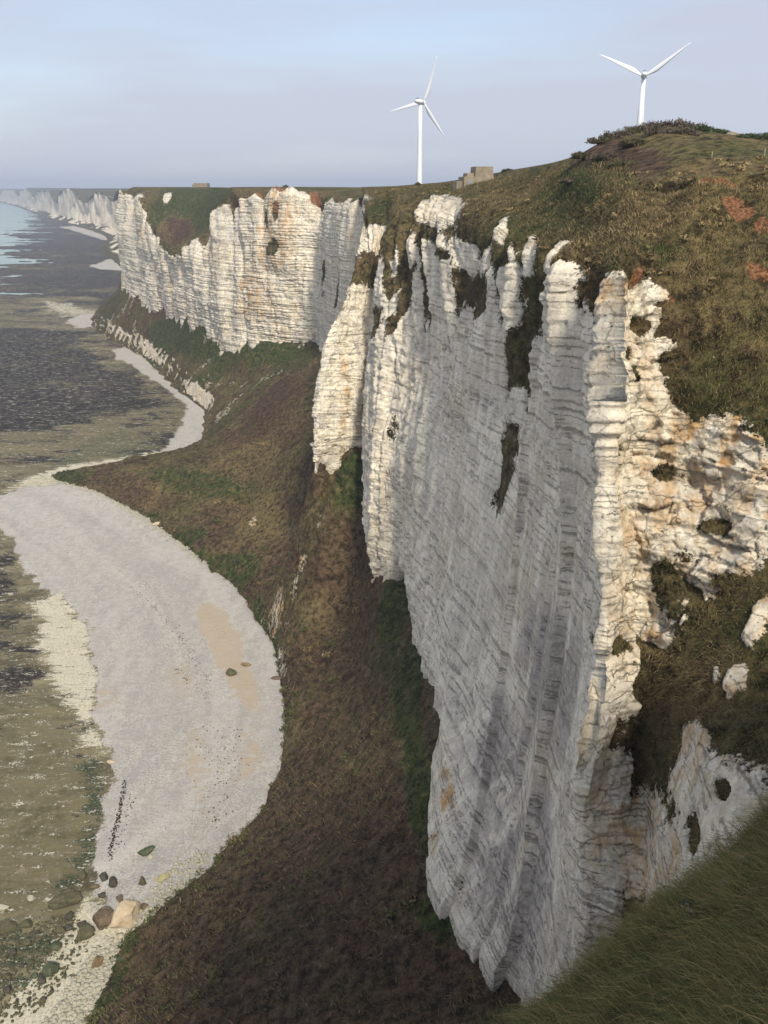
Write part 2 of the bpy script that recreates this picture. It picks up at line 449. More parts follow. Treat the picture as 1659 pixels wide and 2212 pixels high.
# ------------------------------------------------------------------ coast: stations from the right of the picture round to the far headland
# rows: beach edge, talus middle, cliff base, three on the face, rim, upper slope, brow, field, skyline, back
def P(x, y, Y): return at(x, y, Y)
def G(x, y): return gp(x, y) + (0.0,)
ST = [
 # name, toe height, (rock_lo, rock_hi), gully, grey, rows...
 ('R3', 1, (5.2, 6.1), .3, .0, [(14,14,66),(17,16,72),P(2300,1750,33),P(2300,1450,40),P(2300,1150,48),P(2300,900,53),P(2300,640,57),P(2300,470,63),P(2300,385,70),P(2300,340,85),P(2300,315,140),(130,190,104)]),
 ('R1', 1, (5.15, 6.0), .3, .1, [(5,24,50),(10,27,64),P(1659,1800,37),P(1659,1500,46),P(1659,1200,54),P(1659,930,58),P(1659,640,63),P(1659,450,70),P(1659,372,77),P(1659,335,98),P(1659,300,150),(95,230,106)]),
 ('R0', 1, (5.3, 6.15), .3, .1, [(-2,32,36),(7,33,54),P(1500,1870,40),P(1500,1640,46),P(1500,1400,54),P(1500,1000,60),P(1500,640,64.5),P(1500,480,71),P(1500,380,78),P(1500,340,100),P(1500,285,150),(75,240,107)]),
 ('Q', 1, (5.0, 7.1), .5, .15, [(-24,52,10),(2,44,36),P(1385,1980,48),P(1380,1700,55),P(1375,1400,58),P(1365,920,61.5),P(1400,610,65),P(1430,480,74),P(1430,390,86),P(1440,345,106),P(1440,280,142),(64,235,107)]),
 ('AR', 1, (3.0, 7.0), .4, .45, [G(150,2300),(-9,58,20),P(1240,2085,50),P(1262,1700,54),P(1303,1370,56.5),P(1312,900,60),P(1330,600,64),P(1380,470,76),P(1340,405,92),P(1340,350,116),P(1340,296,142),(52,230,106)]),
 ('G1', 1, (3.0, 6.95), .6, .95, [G(255,2060),(-12,74,17),P(1150,2150,57),P(1222,1700,62),P(1262,1370,64),P(1272,900,68),P(1275,600,72),P(1315,480,83),P(1290,410,100),P(1275,355,122),P(1272,322,136),(44,225,104)]),
 ('G2', 2, (3.0, 7.1), 1.0, 1.0, [G(420,1890),(-8,87,16),P(1010,2030,66),P(1110,1600,80),P(1150,1250,84),P(1180,900,88),P(1190,570,92),P(1230,460,106),P(1200,390,132),P(1200,362,142),P(1200,350,152),(38,225,103)]),
 ('G3', 3, (3.0, 7.15), 1.1, 1.0, [G(560,1740),(-6,101,16),P(922,1840,79),P(1010,1500,94),P(1050,1150,102),P(1070,800,110),P(1080,540,114),P(1130,450,131),P(1120,402,152),P(1110,382,166),P(1100,368,182),(34,235,103)]),
 ('G4', 5, (3.0, 7.2), 1.2, .9, [G(612,1600),(-4,121,17),P(947,1590,98),P(975,1300,110),P(985,1080,118),P(1000,800,125),P(1000,560,135),P(1010,440,151),P(1030,402,171),P(1030,390,186),P(1020,383,202),(32,260,102.5)]),
 ('G5', 7, (3.0, 7.7), 1.2, .8, [G(600,1450),(-6,152,15),P(900,1390,125),P(905,1230,132),P(910,1000,140),P(930,760,152),P(920,520,165),P(940,430,180),P(950,405,200),P(950,398,216),P(950,394,232),(30,280,101.8)]),
 ('G6', 6, (3.0, 7.6), 1.2, .75, [G(520,1290),(-12,187,14.5),P(880,1262,150),P(850,1190,152),P(850,1020,158),P(880,780,165),P(870,560,178),P(890,445,195),P(900,408,216),P(900,401,232),P(900,398,248),(24,300,101.2)]),
 ('G7', 3, (3.0, 7.4), 1.2, .6, [G(420,1205),(-24,215,15),P(803,1248,156),P(801,1150,158),P(801,1000,162),P(815,820,170),P(830,600,182),P(850,465,200),P(850,411,226),P(850,405,242),P(850,402,262),(20,320,101)]),
 ('G8', 2, (3.0, 7.6), 1.1, .5, [G(300,1120),(-42,247,14),P(796,968,186),P(786,900,188),P(790,800,190),P(792,720,194),P(815,570,203),P(830,470,216),P(820,414,242),P(815,406,262),P(812,403,285),(18,340,101)]),
 ('G9', 2, (3.0, 7.9), 1.0, .25, [G(180,1060),(-64,268,10),P(738,965,185),P(744,880,186),P(750,800,188),P(765,720,192),P(790,600,200),P(800,490,213),P(792,435,236),P(786,408,258),P(782,404,292),(16,345,101)]),
 ('G10', 2, (3.0, 8.3), .7, .1, [G(110,1030),(-88,288,6),P(680,1000,183),P(683,920,184),P(690,840,186),P(705,740,189),P(745,640,198),P(775,530,212),P(786,445,241),P(784,410,267),P(781,404,302),(15,350,101)]),
 ('G11', 2, (3.0, 8.4), .5, .4, [G(180,1015),(-72,288,10),(-8,215,45),(-7,215,53),(-6,215,61),(-4,216,70),(-2,218,79),(-1,225,90),(0,250,97),(8,272,99.8),(18,312,100.5),(30,360,101)]),
 ('G12', 2, (3.0, 7.9), .5, .5, [G(300,990),(-50,302,19),(-9,270,40),(-8,270,52),(-7,271,64),(-6,271,78),(-5,273,90),(-2,276,96),(4,285,99),(12,300,100),(25,340,100.6),(40,400,101)]),
 ('G13', 3, (3.0, 7.6), .6, .4, [G(430,965),(-46,339,24),(-22,330,37),(-21,330,50),(-20,331,64),(-19,332,80),(-18,333,93),(-14,336,97),(-8,345,99.3),(0,365,100.2),(15,400,100.7),(40,470,101)]),
 ('C1', 8, (3.0, 7.5), .8, .3, [G(447,892),(-60,393,19),P(680,742,388),P(680,680,388),P(680,600,389),P(684,520,390),P(690,440,391),P(694,427,395),P(700,413,404),P(705,407,422),P(710,404,462),(10,560,101)]),
 ('C2', 9, (3.0, 7.6), .9, .05, [G(427,872),(-72,412,17),P(600,742,402),P(600,680,402),P(600,600,403),P(602,510,404),P(605,427,406),P(610,417,410),P(612,409,417),P(616,405,440),P(620,403.5,482),(-20,600,101)]),
 ('C3', 9, (3.0, 7.5), .9, .05, [G(397,847),(-89,436,14),P(520,748,420),P(515,690,421),P(512,620,423),P(505,530,426),P(500,432,430),P(505,421,435),P(508,411,443),P(510,406,467),P(515,404,505),(-55,640,101)]),
 ('C4', 9, (3.0, 7.0), .7, .1, [G(352,802),(-111,476,13),P(470,756,440),P(465,700,442),P(456,640,445),P(456,560,450),P(474,482,460),P(484,452,470),P(490,425,482),P(495,408,504),P(500,405,535),(-80,680,101)]),
 ('C5', 9, (3.0, 7.0), .4, .15, [G(312,767),(-136,526,15),P(400,690,490),P(395,650,492),P(390,610,494),P(385,575,497),P(375,550,501),P(402,490,532),P(420,440,562),P(430,412,602),P(432,404,652),(-110,760,101)]),
 ('C6', 9, (3.0, 7.0), .6, .1, [G(272,744),(-161,571,14),P(357,680,540),P(350,630,543),P(345,590,546),P(336,545,550),P(334,500,556),P(346,455,567),P(356,425,582),P(365,410,612),P(370,404,662),(-140,790,101)]),
 ('C7', 9, (3.0, 7.3), .7, .05, [G(237,727),(-182,606,14),P(317,660,580),P(315,610,583),P(312,555,586),P(310,500,590),P(308,442,596),P(312,426,603),P(318,413,616),P(325,407,642),P(330,404,692),(-165,820,101)]),
 ('C8', 8, (3.0, 7.5), .6, .1, [G(222,672),(-228,736,17),P(270,602,690),P(268,560,692),P(267,510,695),P(270,460,700),P(277,420,706),P(282,413,713),P(288,408,727),P(295,405,752),P(300,404,802),(-185,900,101)]),
 ('C9', 5, (3.0, 7.3), .6, .2, [(-255,850,0),(-228,800,15),(-198,742,32),(-197,742,48),(-196,743,64),(-195,744,80),(-193,746,95),(-189,750,98),(-184,758,99.6),(-172,782,100.4),(-155,832,101),(-150,960,101)]),
 ('C10', 5, (3.0, 7.3), .6, .3, [(-268,1000,0),(-240,960,13),(-205,900,30),(-204,900,48),(-203,901,64),(-202,902,80),(-200,904,95),(-196,908,98),(-190,916,99.6),(-180,940,100.4),(-165,980,101),(-150,1060,101)]),
]
NS = len(ST)
ctrl = []
for name, toe, rk, gu, gr, rows in ST:
    rows = [np.array(r, float) for r in rows]
    r0, r1 = rows[0], rows[1]
    if toe > 1.5:
        tp = r0 + (r1 - r0) * 0.16; tp[2] = max(tp[2], toe)
    else:
        tp = r0 + (r1 - r0) * 0.12
    ctrl.append([r0, tp] + rows[1:])
ctrl = np.array(ctrl)                       # (NS, 13, 3)
NR = ctrl.shape[1]

def proj(Pp):
    x, y, z = Pp[..., 0], Pp[..., 1], Pp[..., 2] - CAM_H
    dep = np.maximum(y * CP - z * SP, 1.0)
    return 829.5 + FOC * x / dep, 1106 - FOC * (y * SP + z * CP) / dep, dep

_px, _py, _ = proj(ctrl)
colseg = []
for i in range(NS - 1):
    d = np.hypot(np.diff(_px, axis=0)[i], np.diff(_py, axis=0)[i])[3:10].max()
    d = min(d, 140 if i > 0 else 160)
    w = np.linalg.norm(ctrl[i + 1, 5] - ctrl[i, 5])
    colseg.append(int(np.clip(d * 0.41, 13, 52)))
rowseg = [5, 8, 20, 104, 104, 112, 100, 56, 32, 16, 18, 5]
A = np.concatenate([np.linspace(i, i + 1, c, endpoint=False) for i, c in enumerate(colseg)] + [[NS - 1]])
B = np.concatenate([np.linspace(i, i + 1, c, endpoint=False) for i, c in enumerate(rowseg)] + [[NR - 1]])
# station parameter spaced by real distance so corners stay crisp
sd = np.concatenate([[0], np.cumsum(np.maximum(np.linalg.norm(np.diff(ctrl[:, 5], axis=0), axis=1), 4.0))])
a_s = np.interp(A, np.arange(NS), sd)
T = pchip(sd, ctrl, a_s)                    # (nc, NR, 3)
T = np.swapaxes(T, 0, 1)                    # (NR, nc, 3)
S = pchip(np.arange(NR), T, B)              # (nr, nc, 3)
nr, nc = S.shape[:2]
# the cliff is carried down below the talus surface; the talus itself is a height field laid against it
wA = ss(A, 3.0, 3.5)[None, :, None]
ib = int(np.argmin(np.abs(B - 3)))
skirt = S[ib][None] - np.array([0, 0, 1.0]) * ((3 - B[:ib]) * 14)[:, None, None]
S[:ib] = S[:ib] * (1 - wA) + skirt * wA
AA, BB = np.meshgrid(A, B)
def per_station(v): return np.interp(AA, np.arange(NS), np.array(v, float))
rk_lo = per_station([s[2][0] - 1.6 * (s[0] not in ('R3', 'R1', 'R0', 'Q')) for s in ST]); rk_hi = per_station([s[2][1] for s in ST])
gul = per_station([s[3] for s in ST]); GREY = per_station([s[4] for s in ST])
midl = S[(BB[:, 0] > 3) & (BB[:, 0] < 7)].mean(0)
s1 = np.concatenate([[0], np.cumsum(np.linalg.norm(np.diff(midl[:, :2], axis=0), axis=1))])
SS = np.broadcast_to(s1, (nr, nc))
_, _, DEP = proj(S)
FAR = ss(DEP, 230, 360)                     # larger flutes on the far headland

def normals(S):
    da = np.gradient(S, axis=1); db = np.gradient(S, axis=0)
    n = np.cross(db, da)
    return n / np.maximum(np.linalg.norm(n, axis=-1, keepdims=True), 1e-6)

X, Y, Z = S[..., 0], S[..., 1], S[..., 2]
face = ss(BB, 2.0, 2.3) * (1 - ss(BB, rk_hi - 0.1, rk_hi + 0.7)) * ss(AA, 2.6, 3.8)
right = 1 - ss(AA, 2.8, 4.0)
sw = SS + 1.6 * vn2(Z / 13, SS / 25) + 0.5 * vn2(Z / 4, SS / 7)
L1 = 8.5 + 8 * FAR
bil1 = np.abs(vn2(sw / 8.5 + 3.1, Z / 60)) * (1 - FAR) + np.abs(vn2(sw / 17 + 3.1, Z / 90)) * FAR
bil2 = np.abs(vn2(sw / 3.1 + 11.7, Z / 30)) * (1 - FAR) + np.abs(vn2(sw / 6.5 + 11.7, Z / 40)) * FAR
bil3 = np.abs(vn2(sw / 1.3 - 4.7, Z / 9)) * (1 - FAR) + np.abs(vn2(sw / 2.8 - 4.7, Z / 14)) * FAR
fr = (BB - 3) / np.maximum(rk_hi - 3, .5)
up = ss(fr, 0.45, 0.85)
nearsmooth = 1 - 0.75 * ss(AA, 4.2, 4.9) * (1 - ss(AA, 7.5, 9.0)) * (1 - up)     # the great slab is smoother
amp = face * (1 + 1.1 * FAR) * nearsmooth
disp = amp * ((0.8 + 1.5 * up * np.minimum(gul, 1.2)) * (bil1 ** 0.7 - 0.45) * 1.7
              + (0.45 + 0.6 * up) * (bil2 ** 0.75 - 0.4) * 1.5 + 0.35 * (bil3 ** 0.8 - 0.4))
disp += amp * 1.6 * fb3(X / 14, Y / 14, Z / 18, 3)
# chalk beds
edges = np.cumsum(np.random.default_rng(5).uniform(0.65, 1.9, 130)) - 5
bo = np.random.default_rng(6).uniform(-1, 1, 132); est = np.random.default_rng(8).uniform(0, 1, 132) ** 1.2
zz = Z + 0.012 * SS + 0.45 * vn3(X / 9, Y / 9, Z / 9)
bi = np.clip(np.searchsorted(edges, zz), 1, len(edges) - 1)
dl_ = zz - edges[bi - 1]; dh_ = edges[bi] - zz
dist = np.minimum(dl_, dh_)
str_ = np.where(dl_ < dh_, est[bi - 1], est[bi])
slab = ss(AA, 4.3, 5.0) * (1 - ss(AA, 8.0, 10.0))
str_ = str_ * (1 - .5 * slab) + .5 * slab * ss(str_, .3, .6)
BED = np.exp(-(dist / (0.055 + 0.0009 * DEP + .06 * vn3(X / 3, Y / 3, Z / 3) * (1 - FAR))) ** 2) * str_ * (1 - .35 * slab) * ss(vn3(X / 6, Y / 6, Z / 1.5), -.75, -.1)
lowslab = 1 - 0.75 * slab * (1 - ss(fr, 0.15, 0.5))
BED = BED * lowslab
damp = (1 - .7 * ss(AA, 3.0, 3.7) * (1 - ss(AA, 7, 9)) * (1 - .5 * up)) * (1 - .35 * ss(AA, 6, 8) * (1 - FAR))
disp += face * lowslab * damp * (0.14 * bo[bi] * (0.6 + 0.6 * FAR) - (0.22 + 0.25 * FAR) * np.exp(-(dist / (0.13 + 0.15 * FAR)) ** 2) * (0.5 + 0.5 * vn3(X / 5, Y / 5, Z / 3)))
# right-hand gully side: blocky chalk
rockR = right * ss(BB, rk_lo - .3, rk_lo) * (1 - ss(BB, rk_hi, rk_hi + .3))
disp += right * (1.0 * fb3(X / 6, Y / 6, Z / 5, 3) * ss(BB, 3, 3.6) + rockR * (0.7 * vn3(X / 4, Y / 4, Z / 3.2) + 0.2 * vn3(X / 1.2, Y / 1.2, Z / 0.8)))
tal = 1 - ss(BB, 2.6, 3.05)
upper = ss(BB, rk_hi - 0.2, rk_hi + 0.6) * (1 - ss(BB, 10.6, 11.2))
edge0 = ss(BB, 0.0, 0.5)
disp += upper * (1 - ss(BB, 9.0, 10.5)) * (0.8 * fb3(X / 7, Y / 7, Z / 6, 3) + 0.30 * fb3(X / 1.7, Y / 1.7, Z / 1.7, 3))
disp += (face * damp + rockR) * (0.42 * fb3(X / 1.7, Y / 1.7, Z / 1.2, 4, .62) - 0.55 * ss(fb3(X / 2.3 + 50, Y / 2.3, Z / 1.6, 3), .30, .55))
bw = 1.1 + 1.5 * est[bi]
col_ = np.floor(SS / bw + 7.3 * bo[bi] + 0.25 * vn2(Z / 2.0, SS / 3.0)).astype(np.int64)
blk = _val[_perm[(_perm[bi & 255] + col_) & 255]]
bigc = np.floor((SS + 1.2 * vn2(Z / 5, SS / 5)) / 4.3).astype(np.int64); bigr = np.floor((zz + 1.1 * vn2(Z / 6 + 9, SS / 6)) / 5.1).astype(np.int64)
blk2 = _val[_perm[(_perm[bigr & 255] + bigc) & 255]]
slabk = 1 - 0.55 * slab * (1 - up)
disp += face * slabk * (0.20 * blk + 0.26 * blk2) * (.4 + .6 * FAR) + rockR * 0.35 * bo[bi]
# undercut scarp along the brow of the right-hand field
disp -= right * 0.9 * ss(BB + .05 * vn2(SS / 3, SS * 0), 8.70, 8.78) * (1 - ss(BB, 8.93, 8.99))
# angular fracture facets (nearest-seed cells, each its own tilted plane)
def facets(x, y, z, sx, sz, seed):
    x = x / sx + seed * 3.7; y = y / sx + seed * 1.9; z = z / sz
    xi = np.floor(x).astype(np.int64); yi = np.floor(y).astype(np.int64); zi = np.floor(z).astype(np.int64)
    best = np.full(x.shape, 1e9); res = np.zeros(x.shape)
    for dx in (-1, 0, 1):
        for dy in (-1, 0, 1):
            for dz in (-1, 0, 1):
                h = _perm[_perm[_perm[(xi + dx) & 255] + ((yi + dy) & 255)] + ((zi + dz) & 255)]
                vx = x - (xi + dx + .5 + .45 * _val[h]); vy = y - (yi + dy + .5 + .45 * _val[(h + 71) & 255]); vz = z - (zi + dz + .5 + .45 * _val[(h + 143) & 255])
                d = vx * vx + vy * vy + vz * vz
                m = d < best
                best = np.where(m, d, best)
                res = np.where(m, 0.5 * _val[(h + 29) & 255] + 0.9 * (vx * _val[(h + 5) & 255] + vy * _val[(h + 91) & 255] + vz * _val[(h + 201) & 255]), res)
    return res
fc = slice(0, int(np.searchsorted(A, 14.6))); fr_ = slice(ib - 10, int(np.searchsorted(B, 8.6)))
sub3 = (fr_, fc)
fac = np.zeros_like(disp)
fac[sub3] = 0.55 * facets(X[sub3], Y[sub3], Z[sub3], 2.6, 2.0, 1) + 0.30 * facets(X[sub3], Y[sub3], Z[sub3], 1.1, 0.8, 2)
disp += fac * np.maximum(face * (1 - 0.72 * slab * (1 - .6 * up)) * (.35 + .65 * lowslab) * damp, 0.85 * rockR + 0.25 * right * ss(BB, 3, 3.4))
# upright joint panels with crisp vertical edges
pe = np.cumsum(np.random.default_rng(21).uniform(2.2, 7.5, 300)) - 20
po_ = np.random.default_rng(22).uniform(-1, 1, 301); pt_ = np.random.default_rng(23).uniform(-1, 1, 301)
sp_ = SS + 0.06 * (Z - 60) + 0.5 * vn2(Z / 7, SS / 7)
pi_ = np.clip(np.searchsorted(pe, sp_), 1, 299)
pw = pe[pi_] - pe[pi_ - 1]; pu = (sp_ - pe[pi_ - 1]) / pw - .5
disp += face * (1 - .7 * FAR) * (0.45 * po_[pi_] + 0.20 * pt_[pi_] * pu * pw)
N0 = normals(S)
# ---- zone masks, in surface coordinates
NEARQ = 1 - ss(DEP, 120, 260)
thr = rk_hi - gul * 0.9 * (1 - np.minimum(bil1 * 1.9, 1)) ** 1.5 * (1 - .35 * FAR) - gul * 0.55 * (1 - np.minimum(bil2 * 2, 1)) ** 2 + 0.25 * fb3(X / 4, Y / 4, Z / 4, 3)
lo = rk_lo + (0.12 + 0.25 * (1 - ss(AA, 6.5, 8.5))) * fb3(X / 4, Y / 4, Z / 4, 4, .6) + 0.25 * right * fb3(X / 3, Y / 3, Z / 3, 3)
ROCK = ss(thr - BB, -0.16, 0.16) * ss(BB - lo, -0.03, 0.03)
GREEN = 0.30 + 0.25 * upper + 0.9 * fb3(X / 16, Y / 16, Z / 12, 3)
DRY = 0.30 + 0.2 * right + 0.9 * fb3(X / 11 + 9, Y / 11, Z / 9, 3) + 0.30 * upper
OCHRE = 0.15 + 0.9 * fb3(X / 10 + 40, Y / 10, Z / 12, 3) + 0.35 * right  # ochre stain; the extra at right also puts warm sunlit tone into the colour
SOIL = np.zeros_like(OCHRE)
# ---- talus: a height field fitted to the surveyed toe, middle and cliff foot
cs_ = np.where(A >= 2.9)[0][::7]
r0_, tp_, r1_, bs_ = (T[k][cs_] for k in range(4))
tg_ = np.gradient(r0_[:, :2], axis=0); tg_ /= np.linalg.norm(tg_, axis=1, keepdims=True) + 1e-9
no_ = np.stack([-tg_[:, 1], tg_[:, 0]], 1)
no_ *= np.sign(((r0_ - r1_)[:, :2] * no_).sum(1, keepdims=True))
outp = np.concatenate([r0_[:, :2] + no_ * 7, np.full((len(cs_), 1), -2.6)], 1)
iw = (bs_ - r1_)[:, :2]; iw /= np.linalg.norm(iw, axis=1, keepdims=True)
bs_ = bs_ - np.array([0, 0, 1.0]) * (2.2 * (1 - ss(A[cs_], 6.0, 7.5)))[:, None]
inp = np.concatenate([bs_[:, :2] + iw * 9, bs_[:, 2:] + 3], 1)
CPT = np.concatenate([r0_, tp_, r1_, bs_, outp, inp])
D_ = np.linalg.norm(CPT[:, None, :2] - CPT[None, :, :2], axis=-1)
n_c = len(CPT)
KM = np.zeros((n_c + 3, n_c + 3)); KM[:n_c, :n_c] = -D_ + np.eye(n_c) * 1.2
PL = np.concatenate([np.ones((n_c, 1)), CPT[:, :2] / 100], 1); KM[:n_c, n_c:] = PL; KM[n_c:, :n_c] = PL.T
wts = np.linalg.solve(KM, np.concatenate([CPT[:, 2], np.zeros(3)]))
ty = 42 * (1060 / 42) ** np.linspace(0, 1, 410)
xl = np.interp(ty, [42, 80, 120, 160, 200, 260, 302, 330, 400, 500, 600, 700, 800, 1060], [-62, -52, -38, -34, -52, -97, -138, -132, -110, -145, -200, -250, -275, -290])
xr = np.interp(ty, [42, 60, 100, 150, 190, 270, 330, 390, 440, 500, 590, 690, 750, 900, 1060], [24, 24, 17, 14, 8, 2, -8, -18, -58, -78, -128, -183, -178, -188, -188])
tu = np.linspace(0, 1, 340)
TX = xl[:, None] + (xr - xl)[:, None] * tu[None]; TY = np.broadcast_to(ty[:, None], TX.shape).copy()
TZ = np.empty(TX.shape)
for k in range(0, len(ty), 20):
    px_, py_ = TX[k:k + 20].ravel(), TY[k:k + 20].ravel()
    dd_ = np.sqrt((px_[:, None] - CPT[None, :, 0]) ** 2 + (py_[:, None] - CPT[None, :, 1]) ** 2)
    TZ[k:k + 20] = (-dd_ @ wts[:n_c] + wts[n_c] + wts[n_c + 1] * px_ / 100 + wts[n_c + 2] * py_ / 100).reshape(TX[k:k + 20].shape)
te = ss(TZ, -1.6, 2.2) * (1 - .6 * (1 - ss(TY, 100, 140)) * ss(TZ, 14, 24))
TZ = TZ + te * (1.5 * fb2(TX / 14, TY / 14, 3) + 0.9 * fb2((TX + .4 * TY) / 11, (TY - .4 * TX) / 3.2, 3) + 0.5 * fb2(TX / 3, TY / 3, 3) + 0.22 * fb2(TX / .9, TY / .9, 2))
TS = np.stack([TX, TY, TZ], -1)
_gx = np.gradient(TS, axis=1); _gy = np.gradient(TS, axis=0)
TN = np.cross(_gx, _gy); TN /= np.linalg.norm(TN, axis=-1, keepdims=True)
steep = np.sqrt(1 - TN[..., 2] ** 2) / np.maximum(TN[..., 2], .05)
tfar = ss(TY, 310, 380)
tno = fb2(TX / 9, TY / 9, 4, .6)
TROCK = ss(steep + .5 * tno, 1.5, 1.9) * ss(TZ, .3, .8) * (1 - ss(TZ + 3 * tno, 8, 11)) * (.75 * tfar + .25)
TROCK = np.maximum(TROCK, 0.52 * tfar * ss(fb2(TX / 8 + 3, TY / 8, 4, .6), .26, .42))
TF = {'rock': TROCK, 'green': 0.15 - 0.40 * (1 - ss(TY, 190, 260)) + 0.35 * tfar + 0.9 * fb2(TX / 17, TY / 17, 3),
      'dry': -0.05 + 0.8 * fb2(TX / 11 + 9, TY / 11, 3), 'ochre': 0.6 + 0 * TX, 'soil': 0 * TX, 'grey': 0.15 * tfar, 'bed': 0 * TX, 'bedz': TZ}
